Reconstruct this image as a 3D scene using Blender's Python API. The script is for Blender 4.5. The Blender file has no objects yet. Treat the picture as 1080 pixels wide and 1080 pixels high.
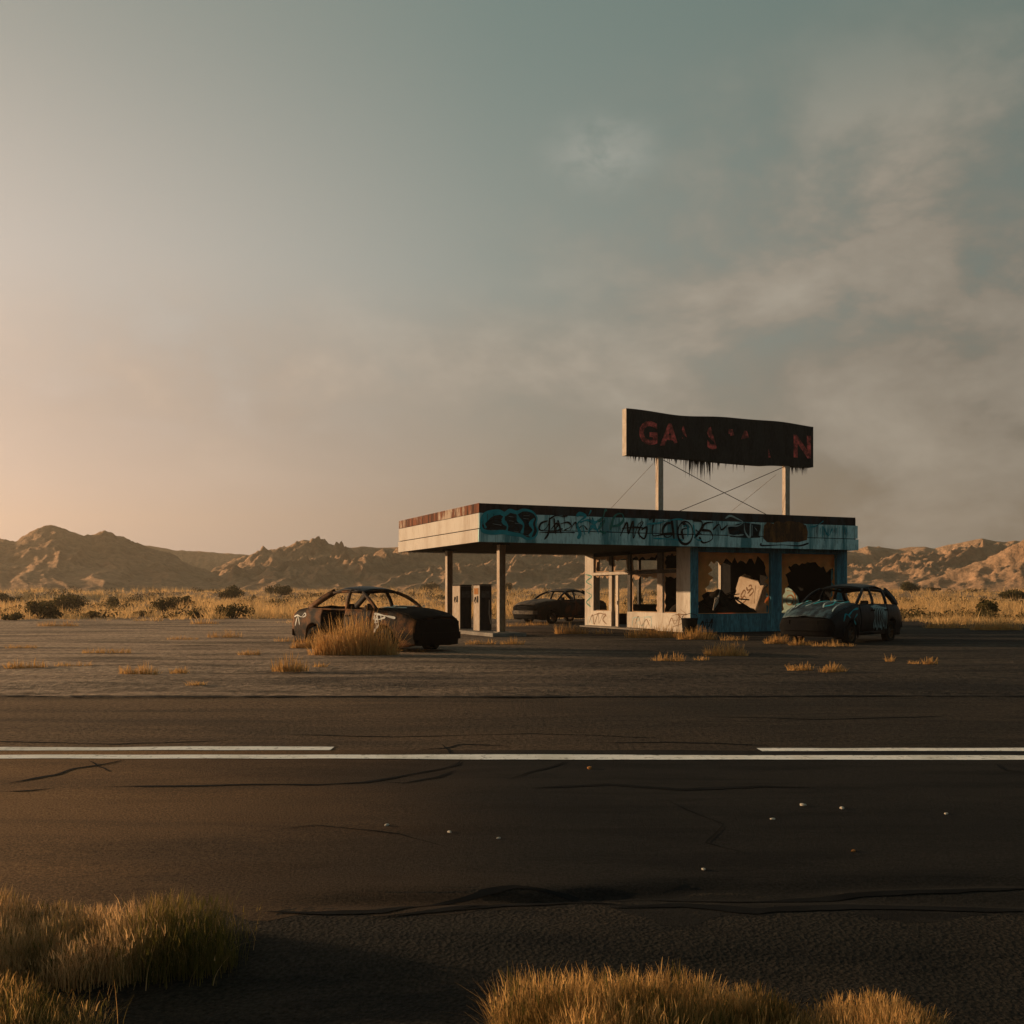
import bpy, bmesh, math, random
import numpy as np
from mathutils import Vector, Matrix
R = math.radians
sc = bpy.context.scene
C = sc.collection
F = 1064.0          # focal length in photo pixels (1080 wide)
HOR = 627.0         # horizon row
CAMH = 1.4
rng = np.random.default_rng(7)
random.seed(7)

# ------------------------------------------------------------------ materials
def _n(nt, t, **kw):
    n = nt.nodes.new(t)
    for k, v in kw.items():
        if k in n.inputs: n.inputs[k].default_value = v
        else: setattr(n, k, v)
    return n
def L(nt, a, b): nt.links.new(a, b)
def ramp(nt, fac, stops, interp='LINEAR'):
    r = nt.nodes.new('ShaderNodeValToRGB'); r.color_ramp.interpolation = interp
    e = r.color_ramp.elements
    while len(e) < len(stops): e.new(0.5)
    for i, (p, c) in enumerate(stops):
        e[i].position = p
        e[i].color = (c, c, c, 1) if isinstance(c, (int, float)) else (*c, 1)
    L(nt, fac, r.inputs[0]); return r.outputs[0]
def noise(nt, vec, scale, detail=6, rough=.6, stretch=None, dist=0.0):
    if stretch:
        m = nt.nodes.new('ShaderNodeMapping'); m.inputs['Scale'].default_value = stretch
        L(nt, vec, m.inputs[0]); vec = m.outputs[0]
    n = _n(nt, 'ShaderNodeTexNoise', Scale=scale, Detail=detail, Roughness=rough, Distortion=dist)
    L(nt, vec, n.inputs['Vector']); return n.outputs[0]
def mix(nt, fac, a, b, mode='MIX'):
    m = nt.nodes.new('ShaderNodeMix'); m.data_type = 'RGBA'; m.blend_type = mode
    for i, v in ((0, fac), (6, a), (7, b)):
        sock = m.inputs[i]
        if isinstance(v, (int, float)): sock.default_value = v if i == 0 else (v, v, v, 1)
        elif isinstance(v, tuple): sock.default_value = (*v, 1)
        else: L(nt, v, sock)
    return m.outputs[2]
def base(name, rough=.8):
    m = bpy.data.materials.new(name); m.use_nodes = True
    nt = m.node_tree; b = nt.nodes['Principled BSDF']
    b.inputs['Roughness'].default_value = rough
    b.inputs['Specular IOR Level'].default_value = .08
    tc = nt.nodes.new('ShaderNodeTexCoord')
    return m, nt, b, tc.outputs['Object']
def bump(nt, b, h, strength=.5, dist=.02):
    n = _n(nt, 'ShaderNodeBump', Strength=strength, Distance=dist)
    L(nt, h, n.inputs['Height']); L(nt, n.outputs[0], b.inputs['Normal'])
def worn(name, c1, c2, c3, scale=1.5, stretch=(1, 1, 1), t=(.42, .55), fine=(.4, .7), rough=.75, bd=.006, metal=0):
    """c1 main coat, c2 large stains, c3 fine dirt / chips"""
    m, nt, b, v = base(name, rough)
    if max(c1) < .06: b.inputs['Specular IOR Level'].default_value = .04; b.inputs['Roughness'].default_value = max(rough, .8) if max(c1) < .012 else rough
    n1 = noise(nt, v, scale, 8, .65, stretch)
    n2 = noise(nt, v, scale*9, 6, .7, (stretch[0], stretch[1], max(.3, stretch[2])))
    f1 = ramp(nt, n1, [(t[0], 0.), (t[1], 1.)]); f2 = ramp(nt, n2, [(fine[0], 0.), (fine[1], 1.)])
    col = mix(nt, f1, c1, c2)
    mm = nt.nodes.new('ShaderNodeMath'); mm.operation = 'MULTIPLY'; mm.inputs[1].default_value = .75
    L(nt, f2, mm.inputs[0])
    col = mix(nt, mm.outputs[0], col, c3)
    L(nt, col, b.inputs['Base Color']); b.inputs['Metallic'].default_value = metal
    bump(nt, b, n2, .5, bd)
    return m
def plain(name, c, rough=.8, var=.35, scale=12):
    return worn(name, c, tuple(x*(1-var) for x in c), tuple(x*(1-var*.8) for x in c), scale*.3, rough=rough)

M = {}
M['cream'] = worn('cream_wall', (.47, .425, .37), (.34, .295, .245), (.24, .18, .13), 1.2, (1, 1, .3), (.45, .62), (.5, .75))
M['cream2'] = worn('cream_fascia', (.43, .395, .355), (.34, .295, .25), (.25, .18, .13), 1.0, (1.2, 1.2, .22), (.45, .7), (.52, .78))
M['teal'] = worn('teal_fascia', (.44, .64, .64), (.08, .24, .26), (.045, .10, .11), 1.1, (1.6, 1.6, .16), (.48, .58), (.50, .7))
M['teal_wall'] = worn('teal_wall', (.10, .30, .36), (.03, .11, .145), (.022, .05, .065), 1.6, (1.6, 1.6, .2), (.40, .62), (.42, .66))
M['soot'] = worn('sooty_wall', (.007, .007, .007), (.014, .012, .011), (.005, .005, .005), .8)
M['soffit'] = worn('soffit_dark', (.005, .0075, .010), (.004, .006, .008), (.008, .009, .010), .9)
M['concrete'] = worn('concrete', (.22, .20, .17), (.15, .13, .11), (.10, .09, .08), 1.4)
M['white'] = worn('white_paint', (.46, .41, .36), (.38, .33, .27), (.26, .19, .14), 3)
M['frame_dark'] = worn('dark_frame', (.075, .08, .08), (.04, .04, .04), (.10, .07, .05), 4)
M['post'] = worn('post_paint', (.44, .38, .32), (.32, .24, .17), (.22, .13, .07), 3, (1, 1, .3), (.5, .68))
M['post_brown'] = worn('post_rusted', (.36, .21, .11), (.22, .12, .06), (.42, .29, .19), 3, (1, 1, .3))
M['board'] = worn('sign_board', (.030, .029, .028), (.018, .017, .017), (.055, .05, .046), 2.2, (1, 1, .25), bd=.004)
M['cable'] = plain('cable', (.03, .025, .02))
M['blk'] = plain('black_spray', (.010, .011, .013), .7)
M['spray_teal'] = plain('teal_spray', (.012, .29, .34), .6, .3)
M['spray_green'] = plain('green_spray', (.03, .20, .17), .6, .3)
M['spray_pale'] = plain('pale_spray', (.36, .46, .45), .6, .3)
M['spray_white'] = plain('white_spray', (.62, .62, .58), .6, .3)
M['spray_brown'] = worn('brown_spray', (.22, .090, .026), (.08, .036, .016), (.02, .015, .014), 3, (1, 1, .4))
M['spray_darkteal'] = worn('dark_teal_spray', (.008, .022, .028), (.006, .010, .013), (.08, .12, .13), 3, (.4, .4, 3), fine=(.56, .66))
M['pump'] = worn('pump_cream', (.36, .31, .255), (.29, .235, .18), (.2, .13, .085), 2.4, (1, 1, .3))
M['pump_dark'] = worn('pump_dark', (.016, .016, .018), (.03, .028, .026), (.05, .04, .03), 3, (1, 1, .2))
M['rubber'] = plain('burnt_rubber', (.016, .015, .014), .9)
M['rust_car'] = worn('rusty_burnt_steel', (.13, .052, .016), (.009, .0065, .005), (.020, .010, .005), 2.3, (1, 1, 1), (.40, .54), (.5, .75), .7, .006)
M['char_car'] = worn('charred_steel', (.007, .008, .010), (.018, .022, .028), (.005, .0055, .006), 2.2, (1, 1, 1), (.55, .68), (.45, .7), .55, .01)
M['char_shade'] = worn('sooty_shade_steel', (.004, .004, .005), (.007, .0065, .006), (.003, .003, .0035), 2.2, rough=.8)  # burnt steel, blackened further to paint in shade on the car fronts
M['blue_hood'] = worn('blackened_hood', (.016, .020, .024), (.055, .09, .105), (.010, .011, .013), 3.2, (.5, 1.6, 1), (.48, .60), (.5, .68), .5, .012)
M['back_car'] = worn('scorched_tan_steel', (.15, .12, .09), (.045, .036, .03), (.02, .018, .017), 1.8, (1, 1, 1), (.40, .56), (.42, .66), .65)
M['back_side'] = worn('scorched_side', (.028, .023, .02), (.10, .035, .016), (.012, .011, .01), 1.6, (1, 1, 1), (.52, .62), (.5, .7), .7)
M['rim'] = worn('burnt_rim', (.06, .05, .045), (.11, .055, .025), (.03, .028, .026), 6)
M['char_wood'] = worn('charred_wood', (.012, .011, .010), (.03, .022, .016), (.006, .006, .006), 4, (1, 1, .4))

# rust strip along the top of the canopy: cream paint surviving in vertical streaks
def rust_trim(name, cream, keep, r1=(.17, .062, .034), r2=(.030, .018, .014)):
    m, nt, b, v = base(name, .85)
    n1 = noise(nt, v, 1.0, 9, .75, (1.1, 1.1, .35)); n2 = noise(nt, v, 2.0, 8, .7, (3, 3, .15))
    rust = mix(nt, ramp(nt, n2, [(.42, 0.), (.6, 1.)]), r1, r2)
    col = mix(nt, ramp(nt, n1, [(keep, 0.), (keep+.07, 1.)]), rust, cream)
    L(nt, col, b.inputs['Base Color']); bump(nt, b, n2, .6, .01); return m
M['rust_left'] = rust_trim('rust_trim_left', (.32, .255, .2), .52)
M['rust_front'] = rust_trim('rust_trim_front', (.028, .034, .038), .48, (.040, .024, .024), (.010, .009, .010))
def letter_paint():
    m, nt, b, v = base('faded_red_letters', .8)
    n1 = noise(nt, v, 3.2, 8, .7)
    col = mix(nt, ramp(nt, n1, [(.40, 0.), (.56, 1.)]), (.85, .15, .125), (.16, .045, .040))
    L(nt, col, b.inputs['Base Color']); return m
M['letter'] = letter_paint()
for _k in ('char_car', 'blue_hood'):
    _b = M[_k].node_tree.nodes['Principled BSDF']; _b.inputs['Specular IOR Level'].default_value = .09; _b.inputs['Roughness'].default_value = .40
def glass_dirty(name, c, tr=.5):
    m, nt, b, v = base(name, .6)
    n1 = noise(nt, v, 2.5, 6, .6)
    col = mix(nt, ramp(nt, n1, [(.35, 0.), (.7, 1.)]), c, tuple(x*.7 for x in c))
    L(nt, col, b.inputs['Base Color'])
    t = nt.nodes.new('ShaderNodeBsdfTranslucent'); L(nt, col, t.inputs[0])
    ms = nt.nodes.new('ShaderNodeMixShader'); ms.inputs[0].default_value = tr
    L(nt, b.outputs[0], ms.inputs[1]); L(nt, t.outputs[0], ms.inputs[2])
    L(nt, ms.outputs[0], nt.nodes['Material Output'].inputs[0]); return m
M['amber'] = glass_dirty('dusty_amber_glass', (.92, .42, .13))
M['dust_glass'] = glass_dirty('dusty_glass', (.62, .42, .26))

def foliage(name, ca, cb, cc=None, tr=.45, ns=.6, lo=.45, hi=.62):
    m, nt, b, v = base(name, .85)
    g = nt.nodes.new('ShaderNodeNewGeometry')
    col = mix(nt, g.outputs['Random Per Island'], ca, cb)
    if cc is not None:
        tcg = nt.nodes.new('ShaderNodeNewGeometry')
        n1 = noise(nt, tcg.outputs['Position'], ns, 3, .5)
        col = mix(nt, ramp(nt, n1, [(lo, 0.), (hi, 1.)]), col, cc)
    L(nt, col, b.inputs['Base Color']); b.inputs['Specular IOR Level'].default_value = .1
    t = nt.nodes.new('ShaderNodeBsdfTranslucent'); L(nt, col, t.inputs[0])
    ms = nt.nodes.new('ShaderNodeMixShader'); ms.inputs[0].default_value = tr
    L(nt, b.outputs[0], ms.inputs[1]); L(nt, t.outputs[0], ms.inputs[2])
    L(nt, ms.outputs[0], nt.nodes['Material Output'].inputs[0]); return m
M['grass'] = foliage('dry_grass', (.62, .375, .145), (.42, .235, .08), (.50, .29, .10))
M['field'] = foliage('field_grass', (.80, .53, .25), (.58, .355, .14), (.20, .13, .05), ns=.5, tr=.5, lo=.54, hi=.68)
M['fg_gold'] = foliage('gold_grass', (.78, .48, .19), (.48, .27, .09), (.22, .13, .042), ns=4, tr=.55)
M['fg_green'] = foliage('green_grass', (.12, .105, .022), (.22, .15, .045), (.06, .06, .014), ns=4)
M['fg_straw'] = foliage('straw_grass', (.78, .50, .25), (.44, .26, .11), (.16, .105, .04), ns=3)
M['bush'] = foliage('bush_leaves', (.055, .050, .016), (.13, .095, .03), (.03, .028, .011), tr=.3, ns=1.5)
M['scrub'] = foliage('scrub_leaves', (.06, .05, .018), (.16, .11, .04), (.03, .026, .011), tr=.3, ns=.8)
M['twig'] = plain('twig', (.06, .045, .03))
M['pebble'] = plain('pebble', (.48, .43, .36), .8)
M['slab'] = worn('plaster_slab', (.42, .33, .245), (.33, .24, .165), (.18, .105, .058), 2, (1, 1, 1), (.45, .65), (.55, .7))
M['slab_green'] = worn('green_slab', (.30, .42, .36), (.22, .32, .28), (.2, .18, .14), 2)
M['slab_mark'] = plain('slab_marks', (.20, .11, .055))
M['orange_mark'] = plain('orange_marks', (.30, .13, .04))

def ground_mat(name, cols, big, fine_scale, bstr, bdist, ripple=0, pebbly=False, dust_glow=None):
    m, nt, b, _ = base(name, .95); b.inputs['Specular IOR Level'].default_value = .08
    g = nt.nodes.new('ShaderNodeNewGeometry'); v = g.outputs['Position']
    n1 = noise(nt, v, big, 8, .62, (.45, 1.3, 1), .4); n2 = noise(nt, v, fine_scale, 5, .7)
    n3 = noise(nt, v, big*5, 7, .65, (.3, 1.5, 1))
    col = mix(nt, ramp(nt, n1, [(.43, 0.), (.57, 1.)]), cols[0], cols[1])
    col = mix(nt, ramp(nt, n3, [(.50, 0.), (.60, .8)]), col, cols[2])
    if dust_glow:   # sand over the tarmac, its warm tint also painting the glow at left
        dcol, x0, x1, amt, pmin = dust_glow
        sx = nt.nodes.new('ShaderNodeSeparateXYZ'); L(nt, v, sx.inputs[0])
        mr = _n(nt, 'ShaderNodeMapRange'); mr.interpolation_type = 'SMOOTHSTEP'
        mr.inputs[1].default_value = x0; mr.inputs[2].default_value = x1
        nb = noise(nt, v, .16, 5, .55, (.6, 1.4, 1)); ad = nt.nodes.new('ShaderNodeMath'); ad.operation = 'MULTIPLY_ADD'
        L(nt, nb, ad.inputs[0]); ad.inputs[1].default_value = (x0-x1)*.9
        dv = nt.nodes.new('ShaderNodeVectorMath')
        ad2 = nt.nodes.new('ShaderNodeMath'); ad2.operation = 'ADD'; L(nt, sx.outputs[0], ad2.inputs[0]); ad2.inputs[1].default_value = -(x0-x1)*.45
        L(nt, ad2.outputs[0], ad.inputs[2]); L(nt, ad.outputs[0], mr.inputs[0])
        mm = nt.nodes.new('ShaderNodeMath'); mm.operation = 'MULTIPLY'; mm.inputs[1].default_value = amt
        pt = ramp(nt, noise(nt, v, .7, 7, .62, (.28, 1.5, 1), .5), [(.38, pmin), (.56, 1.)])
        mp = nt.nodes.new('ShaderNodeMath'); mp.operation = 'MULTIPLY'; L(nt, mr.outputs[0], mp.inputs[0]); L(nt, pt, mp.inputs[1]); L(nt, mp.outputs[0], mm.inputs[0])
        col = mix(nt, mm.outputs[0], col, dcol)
    fv = ramp(nt, n2, [(.34, .40), (.68, 1.65)])
    col = mix(nt, 1.0, col, fv, 'MULTIPLY')
    L(nt, col, b.inputs['Base Color'])
    h = n2
    if pebbly:
        vo = _n(nt, 'ShaderNodeTexVoronoi', Scale=fine_scale*.9); L(nt, v, vo.inputs['Vector'])
        h = mix(nt, .4, mix(nt, .5, n2, vo.outputs[0]), noise(nt, v, fine_scale*.22, 6, .7))
    h2 = mix(nt, .35, h, n3)
    bump(nt, b, h2, bstr, bdist); return m
M['road'] = ground_mat('road_asphalt', [(.019, .017, .0145), (.0125, .012, .011), (.0075, .0072, .007)], 0.35, 70, 1.0, .03, dust_glow=((.22, .12, .055), .6, -4.0, .97, .6))
M['road2'] = ground_mat('coarse_asphalt', [(.050, .039, .029), (.036, .030, .024), (.026, .022, .018)], .5, 21, 1.0, .12, dust_glow=((.27, .165, .092), 4, -9, .8, .45))
M['shoulder'] = ground_mat('gravel', [(.020, .0175, .014), (.026, .021, .016), (.013, .012, .0105)], .8, 58, 1.0, .06, pebbly=True, dust_glow=((.07, .045, .026), -.3, -3.5, .5, .5))
M['lot'] = ground_mat('lot_asphalt', [(.058, .046, .035), (.024, .021, .019), (.014, .0135, .013)], .14, 7, 1.0, .20, dust_glow=((.44, .31, .215), 6, -11, .92, .32))
M['desert'] = ground_mat('desert_sand', [(.25, .165, .095), (.19, .12, .068), (.28, .19, .12)], .08, 3, .6, .08)
M['line'] = worn('road_paint', (.82, .77, .70), (.64, .59, .51), (.14, .12, .10), 1.6, (1, 1, 1), (.48, .64), (.55, .66))
M['crack'] = plain('crack_shade_fill', (.011, .011, .011), .95)  # for cracks and for the painted shade in the road-edge hollow
def hill_mat():
    m, nt, b, _ = base('hill_rock', .95)
    g = nt.nodes.new('ShaderNodeNewGeometry'); v = g.outputs['Position']
    n1 = noise(nt, v, .02, 8, .6); n2 = noise(nt, v, .35, 8, .7); n3 = noise(nt, v, .09, 8, .65, (1, 1, 2.5))
    col = mix(nt, ramp(nt, n1, [(.35, 0.), (.65, 1.)]), (.52, .32, .19), (.38, .23, .135))
    col = mix(nt, ramp(nt, n3, [(.55, 0.), (.72, .6)]), col, (.21, .135, .085))
    col = mix(nt, 1.0, col, ramp(nt, n2, [(.3, .65), (.7, 1.2)]), 'MULTIPLY')
    L(nt, col, b.inputs['Base Color']); bump(nt, b, mix(nt, .5, n2, n3), 1.0, 3.2); return m
M['hill'] = hill_mat()

# ------------------------------------------------------------------ mesh helpers
def link(o, parent=None):
    C.objects.link(o)
    if parent is not None: o.parent = parent
    return o
def mesh(name, v, f, m, parent=None, smooth=False, mats=None, mi=None):
    me = bpy.data.meshes.new(name); me.from_pydata([tuple(p) for p in v], [], f); me.update()
    for k in (mats or [m]): me.materials.append(k)
    if mi is not None: me.polygons.foreach_set('material_index', mi)
    if smooth: me.polygons.foreach_set('use_smooth', [True]*len(me.polygons))
    return link(bpy.data.objects.new(name, me), parent)
def mesh_q(name, v, q, m, parent=None, smooth=False):
    """numpy verts (N,3), quads (K,4)"""
    me = bpy.data.meshes.new(name); k = len(q)
    me.vertices.add(len(v)); me.vertices.foreach_set('co', np.asarray(v, np.float32).ravel())
    me.loops.add(k*4); me.loops.foreach_set('vertex_index', np.asarray(q, np.int32).ravel())
    me.polygons.add(k); me.polygons.foreach_set('loop_start', np.arange(0, k*4, 4, dtype=np.int32))
    me.polygons.foreach_set('loop_total', np.full(k, 4, np.int32))
    if smooth: me.polygons.foreach_set('use_smooth', np.ones(k, bool))
    me.update(calc_edges=True); me.validate(); me.materials.append(m)
    return link(bpy.data.objects.new(name, me), parent)
def grid_quads(nx, ny):
    i = np.arange(nx-1)[None, :] + np.arange(ny-1)[:, None]*nx
    return np.stack([i, i+1, i+nx+1, i+nx], -1).reshape(-1, 4)
class MB:
    def __init__(s): s.v = []; s.f = []
    def add(s, v, f):
        o = len(s.v); s.v += [tuple(p) for p in v]; s.f += [tuple(i+o for i in q) for q in f]; return s
    def box(s, x0, x1, y0, y1, z0, z1, mat=None):
        v = [Vector(p) for p in ((x0, y0, z0), (x1, y0, z0), (x1, y1, z0), (x0, y1, z0), (x0, y0, z1), (x1, y0, z1), (x1, y1, z1), (x0, y1, z1))]
        if mat is not None: v = [mat @ p for p in v]
        return s.add(v, [(0, 3, 2, 1), (4, 5, 6, 7), (0, 1, 5, 4), (1, 2, 6, 5), (2, 3, 7, 6), (3, 0, 4, 7)])
    def bar(s, a, b, w, h=None, up=(0, 0, 1), w2=None, h2=None):
        a, b = Vector(a), Vector(b); h = h or w; w2 = w2 or w; h2 = h2 or h
        d = (b-a).normalized(); sd = d.cross(Vector(up))
        if sd.length < 1e-3: sd = d.cross(Vector((1, 0, 0)))
        sd.normalize(); u = sd.cross(d)
        vs = []
        for p, ww, hh in ((a, w, h), (b, w2, h2)):
            for i, j in ((-1, -1), (1, -1), (1, 1), (-1, 1)): vs.append(p+sd*ww/2*i+u*hh/2*j)
        return s.add(vs, [(0, 1, 2, 3), (7, 6, 5, 4), (0, 4, 5, 1), (1, 5, 6, 2), (2, 6, 7, 3), (3, 7, 4, 0)])
    def tube(s, pts, r, n=8, caps=True):
        pts = [Vector(p) for p in pts]; rs = r if isinstance(r, (list, tuple)) else [r]*len(pts); vs = []; fs = []
        for i, p in enumerate(pts):
            d = (pts[min(i+1, len(pts)-1)]-pts[max(i-1, 0)]).normalized()
            a = d.cross(Vector((0, 0, 1)));  a = a if a.length > 1e-3 else d.cross(Vector((1, 0, 0))); a.normalize(); b = a.cross(d)
            for k in range(n): vs.append(p+(a*math.cos(2*math.pi*k/n)+b*math.sin(2*math.pi*k/n))*rs[i])
        for i in range(len(pts)-1):
            for k in range(n): fs.append((i*n+k, i*n+(k+1) % n, (i+1)*n+(k+1) % n, (i+1)*n+k))
        if caps: fs += [tuple(range(n))[::-1], tuple(range((len(pts)-1)*n, len(pts)*n))]
        return s.add(vs, fs)
    def sweep(s, pts, w, t):
        vs = []; fs = []; n = len(pts)
        for i in range(n):
            d = (pts[min(i+1, n-1)]-pts[max(i-1, 0)]); d.y = 0; d.normalize(); sd = Vector((-d.z, 0, d.x))
            for a, b in ((-1, -1), (1, -1), (1, 1), (-1, 1)): vs.append(pts[i]+sd*w/2*a+Vector((0, t/2*b, 0)))
        for i in range(n-1):
            for k in range(4): fs.append((i*4+k, i*4+(k+1) % 4, (i+1)*4+(k+1) % 4, (i+1)*4+k))
        fs += [(3, 2, 1, 0), tuple(range((n-1)*4, n*4))]
        return s.add(vs, fs)
    def lathe(s, prof, c=(0, 0, 0), axis='z', n=24):
        vs = []; fs = []; c = Vector(c)
        for (r, h) in prof:
            for k in range(n):
                a = 2*math.pi*k/n
                p = {'z': (r*math.cos(a), r*math.sin(a), h), 'y': (r*math.cos(a), h, r*math.sin(a))}[axis]
                vs.append(c+Vector(p))
        for i in range(len(prof)-1):
            for k in range(n): fs.append((i*n+k, i*n+(k+1) % n, (i+1)*n+(k+1) % n, (i+1)*n+k))
        return s.add(vs, fs)
    def build(s, name, m, parent=None, smooth=False, bevel=0):
        o = mesh(name, s.v, s.f, m, parent, smooth)
        if bevel:
            b = o.modifiers.new('bevel', 'BEVEL'); b.width = bevel; b.segments = 2; b.limit_method = 'ANGLE'
        return o
def tag(o, label=None, cat=None, group=None, kind=None):
    for k, v in (('label', label), ('category', cat), ('group', group), ('kind', kind)):
        if v: o[k] = v
    return o
def empty(name, loc, rz, label, cat, group=None):
    o = bpy.data.objects.new(name, None); C.objects.link(o); o.location = loc; o.rotation_euler = (0, 0, rz)
    o.empty_display_size = .3
    return tag(o, label, cat, group)
def solid(o, t, off=0):
    s = o.modifiers.new('thick', 'SOLIDIFY'); s.thickness = t; s.offset = off; return o

# numpy noise -------------------------------------------------------
def vnoise(x, y, seed=0):
    xi = np.floor(x).astype(np.int64); yi = np.floor(y).astype(np.int64); xf = x-xi; yf = y-yi
    def h(a, b):
        n = (a*374761393 + b*668265263 + seed*974711) & 0xffffffff
        n = ((n ^ (n >> 13))*1274126177) & 0xffffffff
        return ((n ^ (n >> 16)) & 0xffff)/65535.0
    u = xf*xf*xf*(xf*(xf*6-15)+10); w = yf*yf*yf*(yf*(yf*6-15)+10)
    return (h(xi, yi)*(1-u)+h(xi+1, yi)*u)*(1-w)+(h(xi, yi+1)*(1-u)+h(xi+1, yi+1)*u)*w
def fbm(x, y, oct=5, seed=0, gain=.5):
    a = 1.; t = 0; s = 0
    for i in range(oct): t = t+a*vnoise(x*2**i, y*2**i, seed+i*17); s += a; a *= gain
    return t/s
def ridged(x, y, oct=4, seed=0, gain=.5):
    a = 1.; t = 0; s = 0
    for i in range(oct): t = t+a*(1-np.abs(2*vnoise(x*2**i, y*2**i, seed+i*13)-1)); s += a; a *= gain
    return t/s
def sst(t): t = np.clip(t, 0, 1); return t*t*(3-2*t)
def gz(x, y):
    """height of the bare ground"""
    x = np.asarray(x, float); y = np.asarray(y, float)
    return .12*sst((y-42)/8)+2.1*sst((y-55)/190)+.05*(fbm(x/14, y/14, 3, 3)-.5)*sst((y-48)/10)
def road_z(x, y):
    """worn, slightly heaved tarmac"""
    x = np.asarray(x, float); y = np.asarray(y, float)
    z = .034*(fbm(x/2.6, y/.8, 4, 41, .5)-.5)
    c = 4.62+.10*np.sin(x*1.1+.6)+.12*(fbm(x/1.4, x*0, 3, 9)-.5)
    c2 = 4.78+.16*np.sin(x*.8-.4)+.2*(fbm(x/.9, x*0+4, 3, 19)-.5)
    z = z-.030*np.exp(-((y-c)/.10)**2)*sst((x+1.3)/.8)*(.3+1.2*fbm(x/.8, x*0, 3, 33))-.022*np.exp(-((y-c2)/.07)**2)*sst((x+.6)/.8)     # worn hollow near the edge of the carriageway
    return z

# ------------------------------------------------------------------ camera, light, sky
cam_d = bpy.data.cameras.new('camera'); cam = link(bpy.data.objects.new('camera', cam_d))
cam.location = (0, 0, CAMH); cam.rotation_euler = (R(90), 0, 0)
cam_d.sensor_width = 36; cam_d.lens = 36*F/1080; cam_d.shift_y = (HOR-540)/1080; cam_d.clip_end = 6000
sc.camera = cam
AZ = R(-72); EL = R(8.2)
S = Vector((math.sin(AZ)*math.cos(EL), math.cos(AZ)*math.cos(EL), math.sin(EL)))
sun_d = bpy.data.lights.new('sun', 'SUN'); sun_d.energy = 5.0; sun_d.angle = R(.5); sun_d.color = (1, .66, .37)
sun = link(bpy.data.objects.new('sun', sun_d)); sun.rotation_euler = S.to_track_quat('Z', 'Y').to_euler(); sun.location = (-40, 20, 30)

w = bpy.data.worlds.new('World'); sc.world = w; w.use_nodes = True
nt = w.node_tree; bg = nt.nodes['Background']; bg.inputs[1].default_value = .1
sky = nt.nodes.new('ShaderNodeTexSky'); sky.sky_type = 'NISHITA'; sky.sun_disc = False
sky.sun_elevation = EL; sky.sun_rotation = AZ; sky.dust_density = 3; sky.altitude = 300
tc = nt.nodes.new('ShaderNodeTexCoord'); D = tc.outputs['Generated']
def vm(op, a, b=None):
    n = nt.nodes.new('ShaderNodeVectorMath'); n.operation = op
    for i, q in enumerate((a, b)):
        if q is None: continue
        if isinstance(q, tuple): n.inputs[i].default_value = q
        else: L(nt, q, n.inputs[i])
    return n
def mt(op, a, b=0., c=0., clamp=False):
    n = nt.nodes.new('ShaderNodeMath'); n.operation = op; n.use_clamp = clamp
    for i, q in enumerate((a, b, c)):
        if isinstance(q, (int, float)): n.inputs[i].default_value = q
        else: L(nt, q, n.inputs[i])
    return n.outputs[0]
def mrange(a, f0, f1, t0=0., t1=1.):
    n = nt.nodes.new('ShaderNodeMapRange'); n.interpolation_type = 'SMOOTHSTEP'
    L(nt, a, n.inputs[0])
    for i, q in enumerate((f0, f1, t0, t1)): n.inputs[i+1].default_value = q
    return n.outputs[0]
sep = nt.nodes.new('ShaderNodeSeparateXYZ'); L(nt, D, sep.inputs[0]); Z = sep.outputs[2]
sdot = vm('DOT_PRODUCT', D, (math.sin(AZ), math.cos(AZ), 0)).outputs['Value']
s01 = mt('MULTIPLY_ADD', sdot, .5, .5)          # -1..1 -> 0..1
def sr(stops): return ramp(nt, s01, [((p+1)/2, tuple(c)) for p, c in stops])
hor = sr([(-1, (.115, .15, .165)), (-.5, (.17, .16, .145)), (-.1, (.235, .182, .130)), (.3, (.34, .275, .21)), (.7, (.67, .52, .435)), (1, (1.05, .80, .60))])
mid = sr([(-1, (.09, .14, .155)), (-.5, (.12, .165, .165)), (-.1, (.180, .212, .182)), (.3, (.295, .330, .292)), (.68, (.60, .54, .475)), (1, (.8, .62, .45))])
top = sr([(-1, (.075, .13, .135)), (-.14, (.130, .196, .172)), (.27, (.180, .248, .220)), (.63, (.300, .325, .285)), (1, (.42, .41, .35))])
c0 = mix(nt, mrange(Z, .06, .30), hor, mid)
c0 = mix(nt, mrange(Z, .26, .56), c0, top)
nis = mix(nt, 1.0, sky.outputs[0], (.10, .10, .10), 'MULTIPLY')
c0 = mix(nt, .12, c0, nis)
# clouds on a flat layer overhead
zc = mt('MAXIMUM', mt('ADD', Z, .12), .03)
pl = vm('DIVIDE', D); cmb = nt.nodes.new('ShaderNodeCombineXYZ')
for i in range(3): L(nt, zc, cmb.inputs[i])
L(nt, cmb.outputs[0], pl.inputs[1]); P = pl.outputs[0]
cn = noise(nt, P, 1.15, 9, .62, (1, 1, 0), .3)
cn2 = noise(nt, D, 6.2, 9, .6, (1, 1, 1.7), .15)
def blob(px, py, rx, rz):
    d = Vector(((px-540)/F, 1, (HOR-py)/F)).normalized()
    q = vm('SUBTRACT', D, tuple(d)); q = vm('MULTIPLY', q.outputs[0], (1/rx, 1/rx, 1/rz))
    ln = vm('LENGTH', q.outputs[0]).outputs['Value']
    return mrange(ln, 0., 1., 1., 0.)
m1 = mt('MULTIPLY', blob(1010, 370, .54, .33), 1.9)
m2 = mt('MULTIPLY', blob(260, 410, .42, .13), .9)
m3 = mt('MULTIPLY', blob(636, 162, .075, .046), 1.5)
m4 = mt('MULTIPLY', blob(600, 390, .40, .11), 1.0)
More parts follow.
